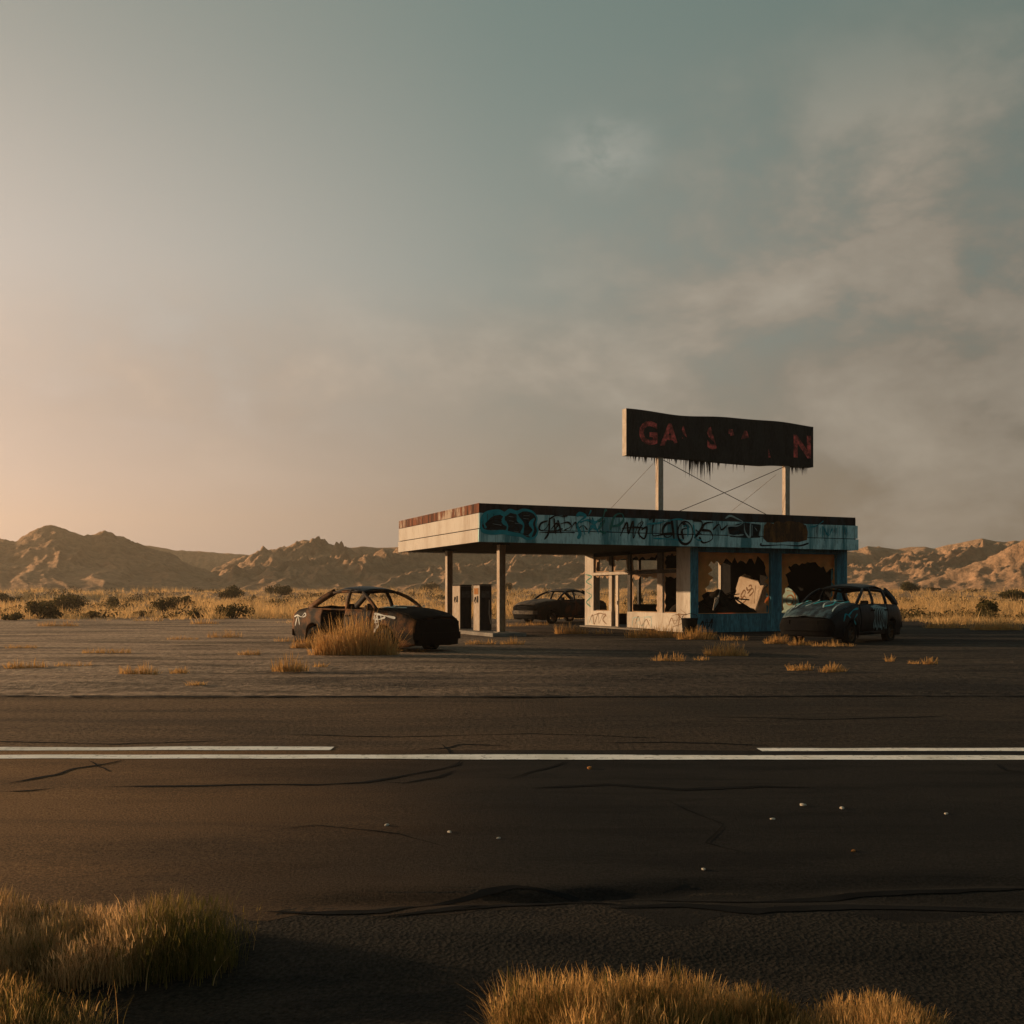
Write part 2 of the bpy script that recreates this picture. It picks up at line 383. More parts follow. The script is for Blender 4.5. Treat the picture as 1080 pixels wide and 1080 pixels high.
big = mt('MAXIMUM', mt('MAXIMUM', m1, m2), m4)
cl = mt('MULTIPLY', mrange(mt('ADD', mt('MULTIPLY', cn, .25), mt('MULTIPLY', cn2, .75)), .33, .58), big, clamp=True)
cn3 = noise(nt, D, 26.0, 6, .6, (1, 1, 1.6), .3)
puff = mt('MULTIPLY', mrange(cn3, .28, .66), m3)
ccol = sr([(-1, (.20, .20, .18)), (-.1, (.335, .295, .238)), (.3, (.385, .345, .285)), (.7, (.60, .47, .37)), (1, (.9, .65, .42))])
shade = ramp(nt, cn2, [(.35, .66), (.65, 1.12)])
c1 = mix(nt, mt('MULTIPLY', cl, .9), c0, mix(nt, 1.0, ccol, shade, 'MULTIPLY'))
c1 = mix(nt, mt('MULTIPLY', puff, .44, clamp=True), c1, (.385, .39, .345))
c1 = mix(nt, 1.0, c1, (7.0, 7.0, 7.0), 'MULTIPLY')
L(nt, c1, bg.inputs[0])
sc.view_settings.view_transform = 'Standard'; sc.view_settings.look = 'None'; sc.view_settings.exposure = .5

# ------------------------------------------------------------------ ground, road
def sheet(name, xs, ys, zf, m, rag=0):
    X, Y = np.meshgrid(xs, ys)
    if rag: Y = Y+rag*(fbm(X/.35, X*0, 5, 29)-.5)*np.clip(1-(Y-ys[0])/.5, 0, 1)
    Zz = zf(X, Y)
    v = np.stack([X, Y, Zz], -1).reshape(-1, 3)
    return tag(mesh_q(name, v, grid_quads(len(xs), len(ys)), m, smooth=True), kind='structure')
def dens(a, b, n, p=1.8):      # symmetric spacing, dense near zero
    t = np.linspace(-1, 1, n); return np.sign(t)*np.abs(t)**p*b
# one ground sheet out to the horizon
gy = np.concatenate([np.linspace(-60, 40, 12), np.linspace(42, 62, 14), np.linspace(66, 260, 50), [320, 450, 700, 1200, 2200, 3500]])
sheet('desert_ground', np.concatenate([[-3500, -1500, -700], np.linspace(-330, 330, 90), [700, 1500, 3500]]), gy, lambda x, y: gz(x, y)-.09, M['desert'])
# forecourt of worn tarmac
lx = dens(0, 95, 150, 1.4); ly = np.concatenate([np.linspace(13.78, 46, 110), np.linspace(46.5, 54.5, 12)])
def lot_z(x, y): return gz(x, y)+.15*(fbm(x/2.4, y/1.25, 5, 23)-.5)*sst((y-13.8)/1.0)*(1-.78*sst((y-19)/5)) - .02
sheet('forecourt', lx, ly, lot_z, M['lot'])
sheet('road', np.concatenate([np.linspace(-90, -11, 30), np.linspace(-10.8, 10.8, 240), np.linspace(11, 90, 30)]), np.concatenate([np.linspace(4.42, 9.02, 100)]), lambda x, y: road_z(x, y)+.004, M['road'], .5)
sheet('road', np.concatenate([np.linspace(-90, -15, 24), np.linspace(-14.8, 14.8, 220), np.linspace(15, 90, 24)]), np.linspace(9.02, 13.76, 60), lambda x, y: road_z(x, y)+.004, M['road2'])
sheet('gravel_shoulder', np.concatenate([np.linspace(-60, -5, 12), np.linspace(-4.9, 4.9, 200), np.linspace(5, 60, 12)]), np.concatenate([np.linspace(-30, 1.4, 8), np.linspace(1.5, 4.85, 110)]),
      lambda x, y: (.05*(fbm(x/.7, y/.45, 4, 61)-.5)-.03)*sst((4.2-y)/.5)+(road_z(x, y)+.0034)*(1-sst((4.2-y)/.5)), M['shoulder'])
def paint(x0, x1, ya, yb, slant=0):
    n = int(abs(x1-x0)/.1)+2; xs = np.linspace(x0, x1, n); rows = 5
    v = []; tilt = lambda x: -.0035*x
    for j in range(rows):
        t = j/(rows-1)
        xx = xs+slant*t*np.where(np.arange(n) == n-1, 1, 0) if slant else xs
        wob = .006*(fbm(xs*3, xs*0+j*9.1, 3, 5)-.5) if j in (0, rows-1) else 0
        yy = ya+(yb-ya)*t+tilt(xx)+wob
        v.append(np.stack([xx, yy, road_z(xx, yy)+.0085], -1))
    return tag(mesh_q('road_line', np.concatenate(v), grid_quads(n, rows), M['line'], smooth=True), kind='structure')
paint(-60, 60, 8.51, 8.73)
paint(-60, -1.62, 8.985, 9.19, .0)
paint(2.22, 60, 8.965, 9.17)
def crack(pts, wd, seed, zf=road_z, off=.0075):
    """ragged ribbon lying on the tarmac; pts are (px,py) picked on the ground plane"""
    g = [((px-540)/F*(CAMH*F/(py-HOR)), CAMH*F/(py-HOR)) for px, py in pts]
    P_ = []
    for (a, b) in zip(g[:-1], g[1:]):
        n = max(3, int(math.hypot(b[0]-a[0], b[1]-a[1])/.05))
        for k in range(n): P_.append((a[0]+(b[0]-a[0])*k/n, a[1]+(b[1]-a[1])*k/n))
    P_.append(g[-1]); P_ = np.array(P_); s = np.arange(len(P_))
    P_[:, 1] += .06*(fbm(s*.13, s*0+seed, 4, seed)-.5); P_[:, 0] += .06*(fbm(s*.13, s*0+seed+9, 4, seed+1)-.5)
    w_ = wd*(.35+1.3*fbm(s*.3, s*0+seed, 3, seed+2))*np.minimum(1, np.minimum(s, s[::-1])/6+.1)
    T = np.gradient(P_, axis=0); T /= np.linalg.norm(T, axis=1)[:, None]+1e-9; N = np.stack([-T[:, 1], T[:, 0]], -1)
    A = P_+N*w_[:, None]/2; B = P_-N*w_[:, None]/2
    V = np.concatenate([np.c_[A, zf(A[:, 0], A[:, 1])+off], np.c_[B, zf(B[:, 0], B[:, 1])+off]]); n = len(P_)
    q = [(i, i+1, n+i+1, n+i) for i in range(n-1)]
    return tag(mesh('road_crack_shade', V, q, M['crack']), kind='structure')
crack([(0, 828), (30, 823), (62, 818), (80, 811), (110, 807), (130, 803)], .05, 1)
crack([(108, 831), (180, 831), (260, 829), (340, 828), (385, 825), (420, 819), (455, 813), (480, 807), (486, 802)], .045, 2)
crack([(400, 825), (425, 826), (460, 820), (482, 812)], .04, 4)
crack([(530, 822), (560, 814), (585, 808), (600, 803)], .03, 5)
crack([(560, 833), (640, 828), (720, 833), (800, 830), (860, 832)], .07, 6)
crack([(1050, 806), (1062, 814), (1085, 816)], .04, 8)
crack([(440, 792), (470, 790), (485, 786), (540, 788)], .04, 9)
crack([(465, 786), (475, 798)], .03, 10)
crack([(275, 963), (330, 965), (400, 962), (470, 947), (545, 936), (600, 940), (650, 948), (700, 944), (780, 948), (900, 941), (1100, 936)], .045, 15)  # dark ribbon painting the shade along the hollow by the road edge
crack([(390, 970), (460, 962), (520, 953), (570, 946), (620, 945), (665, 952)], .035, 16)  # shade line of the hollow, painted as a ribbon
crack([(430, 966), (500, 960), (560, 955), (610, 951), (660, 954)], .05, 17)  # dark streak standing in for shade in the dip
crack([(640, 958), (720, 955), (800, 962), (900, 957), (1100, 962)], .10, 18)  # broad dark ribbon painting shade along the dip
crack([(300, 775), (420, 778), (560, 774), (700, 779)], .03, 19)
crack([(-20, 783), (120, 785), (240, 781)], .035, 20)
crack([(620, 785), (700, 783), (820, 786)], .05, 21)
crack([(740, 757), (860, 760), (1000, 756)], .05, 22)
crack([(700, 845), (760, 872), (745, 890), (800, 905)], .012, 23)
crack([(260, 880), (330, 872), (420, 880), (470, 895)], .012, 24)
crack([(90, 804), (110, 811), (120, 816)], .02, 12)
crack([(0, 836), (30, 835), (55, 833)], .06, 14)
crack([(-200, 735.4), (100, 735.2), (300, 735.3), (540, 735.4), (800, 735.3), (1300, 735.4)], .16, 11, lambda x, y: np.maximum(road_z(x, y), 0), .012)

# ------------------------------------------------------------------ hills
def hills():
    th = np.concatenate([np.linspace(R(-60), R(-29), 120)[:-1], np.linspace(R(-29), R(29), 760), np.linspace(R(29), R(60), 120)[1:]])
    rr = np.concatenate([np.linspace(225, 480, 170), np.linspace(484, 900, 50)])
    TH, RR = np.meshgrid(th, rr)
    px = 540+F*np.tan(TH)           # bearing expressed as photo column
    def layer(pts, Dc, Wf, Wb, seed, sp, amp, fall=1.15, shear=.55):
        xs, ys = zip(*pts); y = np.interp(px, xs, ys)
        H = (HOR-y)/F*Dc*np.cos(TH)+CAMH+0*RR   # height needed at that distance (depth = r cos)
        t = np.where(RR < Dc, (Dc-RR)/Wf, (RR-Dc)/Wb); t = np.clip(t, 0, 1)
        xx = np.linspace(-1000, 2300, 3301); yy = np.interp(xx, xs, ys); kk = np.exp(-(np.arange(-90, 91)/38.)**2); kk /= kk.sum()
        ysm = np.interp(px+26*(fbm(TH*60+seed, RR/50, 3, seed+8)-.5)*2+shear*30*t, xx, np.convolve(yy, kk, 'same'))
        H2 = (HOR-ysm)/F*Dc*np.cos(TH)+CAMH; b_ = sst(t*2.2); H = H*(1-b_)+H2*b_
        H = np.maximum(H, 0)
        prof = (1-t)**fall*(1-.25*np.sin(np.pi*t))
        a = TH*Dc
        wv = 14*(fbm(a/60, RR/60, 3, seed+5)-.5)
        sh = shear*(Dc-RR)
        sp1 = ridged((a+sh+wv)/sp, (RR+.3*a)/(sp*4.5), 4, seed, .55)
        sp2 = ridged((a-.35*(Dc-RR)+wv)/(sp*.45), RR/(sp*1.6), 4, seed+3, .6)
        env = np.clip(t*5, 0, 1)*np.clip((1-t)*2.2, 0, 1)
        h = H*prof*(1+env*amp*((sp1**1.7-.42)*1.9+(sp2**1.5-.45)*.8))
        h = h+H*env*.15*(ridged((a+.25*sh+9*(fbm(a/25, RR/25, 2, seed+4)-.5))/8.5, RR/70, 3, seed+6, .5)**1.5-.5)
        Hs.append(H); return h
    Hs = []
    A = [(-900, 575), (-500, 568), (-300, 577), (-150, 566), (-50, 573), (0, 572), (15, 572), (30, 565), (45, 560), (58, 557), (72, 561), (90, 565), (100, 566), (110, 563.5), (118, 567), (125, 570), (138, 574), (150, 578), (180, 588), (215, 602), (260, 622), (300, 640), (2000, 640)]
    B = [(-900, 600), (0, 590), (60, 580), (140, 575), (165, 576.5), (185, 580), (205, 580.5), (225, 582), (250, 584), (275, 585.5), (330, 592), (420, 600), (2000, 600)]
    Cc = [(-900, 640), (170, 640), (215, 610), (250, 592), (270, 586), (290, 582), (305, 577), (313, 573), (320, 570.5), (330, 572), (345, 574), (355, 577), (370, 579), (385, 578), (400, 579), (413, 579), (430, 577), (470, 574), (520, 577), (560, 572), (610, 576), (660, 580), (700, 576), (760, 582), (820, 590), (880, 600), (950, 622), (1000, 640), (2000, 640)]
    Dd = [(-900, 640), (740, 640), (800, 610), (850, 592), (893, 583), (905, 582), (915, 577.5), (930, 578.5), (945, 580.5), (960, 578), (975, 577.5), (985, 580), (1000, 576), (1015, 573.5), (1027, 571), (1036, 569), (1050, 572), (1060, 573), (1070, 571.5), (1080, 573), (1120, 568), (1200, 576), (1400, 566), (1700, 575), (2200, 570)]
    E = [(-900, 660), (930, 660), (960, 622), (985, 610), (1010, 603), (1040, 592), (1062, 581), (1080, 574), (1110, 570), (1180, 578), (1300, 600), (1500, 590), (2200, 600)]
    hs = [layer(A, 370, 140, 200, 11, 40, .12, 1.1, .2), layer(B, 640, 200, 200, 21, 60, .3), layer(Cc, 430, 190, 200, 31, 30, .62, 1.12, .75),
          layer(Dd, 470, 190, 200, 47, 36, .62, 1.1, .75), layer(E, 330, 80, 120, 51, 26, .6, 1.05, .8)]
    h = np.maximum.reduce(hs)
    X = RR*np.sin(TH); Y = RR*np.cos(TH)
    h = h+3.6*(ridged(X/11+.5*fbm(X/9, Y/9, 2, 5), Y/17, 5, 71, .6)**1.4-.5)*np.clip(h/12, 0, 1)*np.clip(np.where(h > .8*np.maximum.reduce(Hs), (np.maximum.reduce(Hs)-h)/(.2*np.maximum.reduce(Hs)+.01)+.07, 1), 0, 1)
    z = gz(X, Y)*0+1.6*sst((Y-100)/100)+h-1.0
    v = np.stack([X, Y, z], -1).reshape(-1, 3)
    return tag(mesh_q('hills', v, grid_quads(len(th), len(rr)), M['hill'], smooth=True), kind='structure')
hills()

# ------------------------------------------------------------------ vegetation
def blade_arrays(px_, py_, pz_, h, wd, lean, az, seg=2, curl=.5, tipw=.25):
    n = len(px_); vs = []
    dx, dy = np.cos(az), np.sin(az)
    fa = rng.uniform(0, 2*np.pi, n); sx, sy = np.cos(fa), np.sin(fa)
    for k in range(seg+1):
        t = k/seg; off = lean*(t**(1+curl)); hh = h*t*np.sqrt(np.maximum(.2, 1-(lean*t/np.maximum(h, .01))**2*.35))
        ww = wd*((1-t)+tipw*t)*.5
        cx = px_+dx*off; cy = py_+dy*off; cz = pz_+hh
        vs.append(np.stack([cx-sx*ww, cy-sy*ww, cz], -1)); vs.append(np.stack([cx+sx*ww, cy+sy*ww, cz], -1))
    V = np.stack(vs, 1).reshape(-1, 3)
    b = np.arange(n)[:, None]*(2*(seg+1)); q = []
    for k in range(seg): q.append(np.stack([b[:, 0]+2*k, b[:, 0]+2*k+1, b[:, 0]+2*k+3, b[:, 0]+2*k+2], -1))
    return V, np.concatenate(q)
def join(parts):
    V = []; Q = []; o = 0
    for v, q in parts: V.append(v); Q.append(q+o); o += len(v)
    return np.concatenate(V), np.concatenate(Q)

BUSHES = [
 (6, 639, 26, 11, 'dark bush cut by the left edge of the frame'), (68, 644, 40, 19, 'widest dark bush below the left hill peak'), (43, 652, 24, 20, 'tall dark bush at the forecourt edge left of the widest one'),
 (58, 652, 18, 10, 'low dark bush tucked at the foot of the tall bush at the forecourt edge'), (12, 654, 20, 9, 'low dark bush at the forecourt edge in the left corner'), (123, 640, 13, 12, 'small upright dark bush right of the widest bush'),
 (97, 651, 13, 8, 'little dark bush at the forecourt edge right of the tall one'), (136, 632, 10, 10, 'small distant bush standing against the foot of the left hill'), (150, 649, 14, 6, 'flat little bush in grass right of the small upright one'),
 (172, 646, 19, 16, 'ragged dark bush left of the long flat-topped bush'), (192, 641, 26, 13, 'long flat-topped dark bush below the far ridge'), (206, 652, 12, 8, 'small round bush at the forecourt edge below the long flat-topped one'),
 (243, 638, 29, 14, 'dark bush standing behind the biggest bush at the forecourt edge'), (246, 652, 30, 17, 'big dark bush at the forecourt edge left of the rusty sedan'), (295, 637, 26, 12, 'dark bush directly behind the tail of the rusty sedan'),
 (455, 632, 26, 10, 'dark bush seen between the rusty sedan and the rear canopy column'), (536, 629, 10, 9, 'small dark bush right behind the front canopy column'),
 (666, 640, 22, 12, 'dark bush seen through the station side window'), (962, 635, 25, 12, 'wide dark bush right of the black wagon roof'), (984, 632, 14, 5, 'flat small bush just right of the wide bush by the wagon'),
 (1038, 650, 22, 21, 'tall round dark bush standing alone at the right'), (1070, 638, 22, 11, 'dark bush near the right edge of the frame behind the tall round one'), (1068, 630, 26, 7, 'distant flat dark bush at the foot of the right hill'),
]
def gpt(px, py, lift=0.0):
    """ground point under photo pixel"""
    d = CAMH*F/(py-HOR)
    for _ in range(12):
        d = (CAMH-float(gz((px-540)/F*d, d)))*F/(py-HOR)
        d = max(2, min(d, 260))
    return (px-540)/F*d, d, float(gz((px-540)/F*d, d))
# dry grass field behind the forecourt
def field():
    n = 7600
    inv = rng.uniform(1/250, 1/45.5, n); d = 1/inv
    x = rng.uniform(-.66, .66, n)*d
    edge = 52.5-4.5*sst((x-14)/6)+12*(fbm(x/3.2, x*0, 3, 77)-.5)-5*sst((fbm(x/1.5, d/2.0, 2, 78)-.62)/.08)+1.5*sst((-x-20)/10)
    hid = (x > 0) & (x < 12) & (d < 60)
    keep = (d > edge) & ~((x > -1) & (x < 10) & (d < 52))
    for b in BUSHES:
        bx_, bd_, _ = gpt(b[0], b[1]); bw = max(b[2]*bd_/F, .5)
        keep &= ~((np.abs(x/d-bx_/bd_)*bd_ < bw*.55) & (d > bd_-9) & (d < bd_+1.5) & (rng.uniform(0, 1, len(x)) < .93))
    x, d = x[keep], d[keep]; n = len(x)
    z = gz(x, d)-.05
    big = fbm(x/5, d/9, 3, 90)
    hh = (.22+.75*sst((big-.3)/.4))*rng.uniform(.7, 1.25, n)*(1+.25*sst((d-90)/80))
    rad = rng.uniform(.25, .7, n)*(1+.6*sst((d-80)/100))
    nb = 17; I = np.repeat(np.arange(n), nb); m = len(I)
    a = rng.uniform(0, 2*np.pi, m); r_ = np.sqrt(rng.uniform(0, 1, m))*rad[I]
    V, Q = blade_arrays(x[I]+np.cos(a)*r_, d[I]+np.sin(a)*r_, z[I], hh[I]*rng.uniform(.55, 1.1, m)*(1-.35*(r_/rad[I])**2),
                        rng.uniform(.018, .045, m)*(d[I]/60)**.6, (.08+.65*(r_/rad[I])*rng.uniform(.5, 1.1, m))*hh[I], a+rng.normal(0, .5, m), 2)
    return tag(mesh_q('dry_grass', V, Q, M['field']), kind='stuff', label='field of dry golden desert grass between the forecourt and the hills', cat='grass')
field()
def scrub():
    n = 900; d = 1/rng.uniform(1/240, 1/51., n); x = rng.uniform(-.66, .66, n)*d
    keep = ~((x > -1) & (x < 13) & (d < 56)) & (fbm(x/9, d/14, 3, 55) > .47) & ((d > 54) | (x > 20)); x, d = x[keep], d[keep]; n = len(x)
    W = rng.uniform(.35, 1.0, n)*(d/70)**.5; H = W*rng.uniform(.55, .9, n); nb = 70; I = np.repeat(np.arange(n), nb); m = len(I)
    g = rng.normal(0, 1, (m, 3)); g /= np.linalg.norm(g, axis=1)[:, None]; g *= (rng.uniform(0, 1, m)**.4)[:, None]; g[:, 2] = np.abs(g[:, 2])
    p = np.stack([x[I]+g[:, 0]*W[I], d[I]+g[:, 1]*W[I], gz(x, d)[I]-.03+g[:, 2]*H[I]], -1); s_ = rng.uniform(.05, .11, m)*(d[I]/60)**.5
    u = rng.normal(0, 1, (m, 3)); u /= np.linalg.norm(u, axis=1)[:, None]; w_ = np.cross(u, rng.normal(0, 1, (m, 3))); w_ /= np.linalg.norm(w_, axis=1)[:, None]
    V = np.stack([p-u*s_[:, None], p+w_*s_[:, None]*.5, p+u*s_[:, None], p-w_*s_[:, None]*.5], 1).reshape(-1, 3)
    return tag(mesh_q('low_scrub', V, np.arange(m*4).reshape(-1, 4), M['scrub']), kind='stuff', label='low dark scrub scattered through the dry grass field', cat='scrub')
scrub()

def tuft(px, py, wpx, hpx, label, dens_=1.0, m='grass', depth=.45, name='grass_tuft', cat='grass', group='dry grass tufts on the forecourt'):
    x, d, z = gpt(px, py); k = d/F; W = wpx*k; H = hpx*k*1.18
    nc = max(1, int(wpx/7*dens_)); parts = []
    for i in range(nc):
        cx = ((i+.5)/nc-.5)*W*.92+(rng.normal(0, .06)*W/nc if nc > 1 else 0); cy = rng.normal(0, .12)*min(W, 1.2)*depth
        edge = 1-.45*(abs(cx)/(W/2+1e-6))**2
        ch = H*rng.uniform(.62, 1.05)*edge; rad = max(min(max(.10, ch*.42), .38), .62*W/nc)
        n = int(46*max(.6, min(1.8, ch/.35)))
        a = rng.uniform(0, 2*np.pi, n); r_ = np.sqrt(rng.uniform(0, 1, n))*rad
        parts.append(blade_arrays(cx+np.cos(a)*r_, cy+np.sin(a)*r_*.8, np.full(n, -.03), ch*rng.uniform(.25, 1.12, n)*(1-.3*(r_/rad)**2),
                     rng.uniform(.010, .024, n), (.05+.42*(r_/rad)*rng.uniform(.1, 1.1, n)**1.5)*ch, a+rng.normal(0, .5, n), 3))
    nf = int(W/.028)+6; fx = np.linspace(-.47, .47, nf)*W
    parts.append(blade_arrays(fx, rng.normal(0, .05, nf), np.full(nf, -.03), np.full(nf, .06)+H*rng.uniform(.08, .30, nf), rng.uniform(.012, .02, nf), np.full(nf, .09), np.where(rng.uniform(0, 1, nf) < .5, 0., np.pi), 2))
    V, Q = join(parts); o = mesh_q(name, V, Q, M[m]); o.location = (x, d+.1, z)
    return tag(o, label, cat, group)
TUFTS = [
 (112, 688, 52, 8, 'thin straggling grass line on the dusty forecourt below the tall bush at its edge', .8), (20, 683, 34, 7, 'faint grass strip by the left edge of the frame, above the sparse patch', .8),
 (262, 690, 24, 8, 'lone wispy tuft on open tarmac just above the bushy golden tuft', .9), (215, 658, 30, 7, 'low grass fringe where the forecourt meets the field, under the small round bush', 1),
 (60, 660, 46, 8, 'low grass fringe at the forecourt edge under the tall dark bush', 1), (205, 722, 18, 7, 'small dry sprig close to the road seam left of the rusty sedan', 1),
 (24, 704, 44, 12, 'sparse dry grass patch at the far left of the forecourt', .8), (74, 703, 38, 9, 'thin dry grass patch just right of the leftmost forecourt patch', .7),
 (146, 711, 44, 14, 'golden grass tuft nearest the road on the left half of the forecourt', 1.0), (187, 709, 20, 9, 'small wispy grass tuft right of the tuft nearest the road', .8),
 (305, 707, 38, 20, 'bushy golden grass tuft in front and left of the rusty sedan', 1.1), (337, 703, 14, 8, 'little grass sprig between the bushy tuft and the grass hiding the rusty sedan', 1),
 (372, 690, 84, 43, 'tall golden grass clump hiding the flank of the rusty sedan', 1.5), (321, 683, 32, 14, 'low grass spreading behind the rear wheel of the rusty sedan', 1.1),
 (236, 672, 40, 9, 'low sparse grass strip on the open forecourt left of the rusty sedan', .8), (190, 674, 34, 6, 'faint thin grass strip left of the low sparse strip', .7),
 (300, 676, 22, 7, 'thin grass wisps by the tail of the rusty sedan', .8),
 (416, 686, 18, 10, 'grass growing against the front wheel of the rusty sedan', 1.1), (438, 687, 16, 5, 'short grass under the nose of the rusty sedan', .8),
 (506, 679, 34, 8, 'short grass along the front of the pump island', 1.1), (540, 679, 24, 10, 'grass tuft at the foot of the front canopy column', 1.0),
 (545, 660, 20, 7, 'grass tuft behind the front canopy column near the pale scorched sedan', 1.0), (566, 659, 26, 6, 'short grass under the front bumper of the pale scorched sedan', 1.0),
 (603, 668, 36, 13, 'golden grass tuft at the far left corner of the station wall', 1.2), (636, 668, 22, 7, 'low grass at the foot of the station doorway', .9),
 (690, 672, 62, 16, 'long golden grass clump along the graffitied sill wall', 1.3), (735, 674, 42, 14, 'grass clump around the black bin at the station corner', 1.2), (775, 675, 30, 9, 'short grass along the blue front wall', .9),
 (766, 691, 48, 15, 'bright grass tuft out on the tarmac in front of the blue wall', 1.2), (706, 697, 36, 10, 'low bright grass tuft on the tarmac in front of the station wall', 1.1), (741, 696, 14, 6, 'tiny grass sprig between the two tarmac tufts in front of the station', 1),
 (820, 678, 26, 12, 'golden grass tuft at the left headlight of the black wagon', 1.3), (845, 680, 24, 9, 'grass tuft under the bumper of the black wagon', 1.2), (880, 681, 46, 7, 'short grass row along the front wheel of the black wagon', 1.0),
 (846, 706, 26, 9, 'small grass row on the tarmac left of the tuft pair before the black wagon', 1.1), (880, 708, 26, 11, 'grass tuft nearest the road in front of the black wagon', 1.2),
 (940, 697, 7, 9, 'single upright grass sprig right of the black wagon', 1), (966, 699, 12, 5, 'tiny grass sprigs on the dark tarmac at the right', 1), (983, 700, 12, 9, 'small bright grass tuft farthest right on the dark tarmac', 1.2),
 (1000, 662, 50, 10, 'low grass fringe at the forecourt edge right of the black wagon', 1.1), (1052, 664, 56, 14, 'thick golden grass fringe at the right edge of the forecourt', 1.3),
]
for (px_, py_, wp, hp, lab, dn) in TUFTS: tuft(px_, py_, wp, hp, lab, dn)

def bush(px, py, wpx, hpx, label):
    x, d, z = gpt(px, py); k = d/F; W = max(wpx*k*1.12, .5); H = max(hpx*k*1.22, .4)
    root = empty('desert_bush', (x, d, z-.05), rng.uniform(0, 6), label, 'bush', 'dark bushes in the dry grass')
    tw = MB(); nst = 7
    lobes = []
    for i in range(nst):
        a = rng.uniform(0, 2*np.pi); r_ = np.sqrt(rng.uniform(0, 1))*W*.42; hh = H*rng.uniform(.55, 1.0)*(1-.35*(r_/(W*.5))**2)
        tip = (math.cos(a)*r_, math.sin(a)*r_, hh*.85)
        tw.tube([(math.cos(a)*r_*.1, math.sin(a)*r_*.1, -.05), (tip[0]*.55, tip[1]*.55, hh*.4), tip], [.035, .025, .01], 5)
        lobes.append((tip[0], tip[1], hh*.6, hh*.42, W*rng.uniform(.14, .24)))
    tw.build('stem', M['twig'], root)
    n = int(900*min(2.4, max(.6, W*H/1.6))); li = rng.integers(0, nst, n); lb = np.array(lobes)[li]
    g = rng.normal(0, 1, (n, 3)); g /= np.linalg.norm(g, axis=1)[:, None]; g *= (rng.uniform(0, 1, n)**.45)[:, None]
    p = np.stack([lb[:, 0]+g[:, 0]*lb[:, 4]*1.25, lb[:, 1]+g[:, 1]*lb[:, 4]*1.25, np.maximum(.03, lb[:, 2]+g[:, 2]*lb[:, 3]*1.05)], -1)
    s_ = rng.uniform(.05, .11, n)*(d/60)**.5
    u = rng.normal(0, 1, (n, 3)); u /= np.linalg.norm(u, axis=1)[:, None]; w_ = np.cross(u, rng.normal(0, 1, (n, 3))); w_ /= np.linalg.norm(w_, axis=1)[:, None]
    V = np.stack([p-u*s_[:, None], p+w_*s_[:, None]*.5, p+u*s_[:, None], p-w_*s_[:, None]*.5], 1).reshape(-1, 3)
    mesh_q('foliage', V, np.arange(n*4).reshape(-1, 4), M['bush'], root)
for b_ in BUSHES: bush(*b_)

def clump(name, label, cat, x0, x1, y0, y1, n, hmax, groups, outline, grp=None):
    """dense foreground grass: n blades in an outline; groups=[(material, weight fn)] become parts"""
    root = empty(name, ((x0+x1)/2, (y0+y1)/2, 0), 0, label, cat, grp)
    cx, cy = root.location.x, root.location.y
    x = rng.uniform(x0, x1, n*2); y = rng.uniform(y0, y1, n*2)
    e = ((x-cx)/((x1-x0)/2))**2+((y-cy)/((y1-y0)/2))**2+1.5*(fbm(x/.20, y/.20, 3, 5)-.5)
    k = ((e < 1) & (rng.uniform(0, 1, len(e)) < 1.15-.85*np.clip(e, 0, 1))) | ((e < 1.5) & (rng.uniform(0, 1, len(e)) < .05)); x, y, e = x[k][:n], y[k][:n], e[k][:n]
    hh = outline(x, y)*(1-.35*np.clip(e, 0, 1)**2)*rng.uniform(.35, 1.12, len(x))*hmax*(.72+.6*fbm(x/.10, y/.10, 2, 15))
    sel = rng.uniform(0, 1, len(x)); done = np.zeros(len(x), bool)
    for (mname, part, fn) in groups:
        s_ = (~done) & (sel < fn(x, y)); done |= s_
        if s_.sum() == 0: continue
        xx, yy, h_ = x[s_], y[s_], hh[s_]; m = len(xx); az = rng.uniform(0, 2*np.pi, m)
        V1 = blade_arrays(xx-cx, yy-cy, np.full(m, -.03), h_+.03, rng.uniform(.0017, .0034, m), h_*np.where(rng.uniform(0, 1, m) < .10, rng.uniform(.7, 1.3, m), rng.uniform(.05, .65, m)), az, 4, .8, .2)
        # seed heads: short wide slivers on a third of the stalks
        t = rng.uniform(0, 1, m) < .4; q = t.sum()
        ln = h_[t]*rng.uniform(.05, .38, q)
        V2 = blade_arrays(xx[t]-cx+np.cos(az[t])*ln*.75, yy[t]-cy+np.sin(az[t])*ln*.75, h_[t]*.80, h_[t]*.26, rng.uniform(.003, .0058, q), ln*.35, az[t], 2, .5, .15)
        V, Q = join([V1, V2]); mesh_q(part, V, Q, M[mname], root)
    return root
clump('grass_clump', 'broad dry grass clump with a green end beside the near road edge at the left', 'grass', -2.75, -1.02, 3.62, 4.25, 17000, .195,
      [('fg_green', 'green_blades', lambda x, y: .15+.75*sst((x+1.50)/.22)), ('fg_straw', 'straw_blades', lambda x, y: np.ones_like(x))],
      lambda x, y: .82+.2*np.sin(x*5+1)+.15*(fbm(x/.15, y/.15, 2, 8)-.5), 'grass clumps along the near shoulder')
clump('grass_clump', 'low green-footed grass clump in the bottom left corner', 'grass', -2.1, -1.28, 2.94, 3.36, 9000, .175,
      [('fg_green', 'green_blades', lambda x, y: .45+0*x), ('fg_gold', 'gold_blades', lambda x, y: np.ones_like(x))], lambda x, y: .9+.2*(fbm(x/.15, y/.15, 2, 8)-.5), 'grass clumps along the near shoulder')
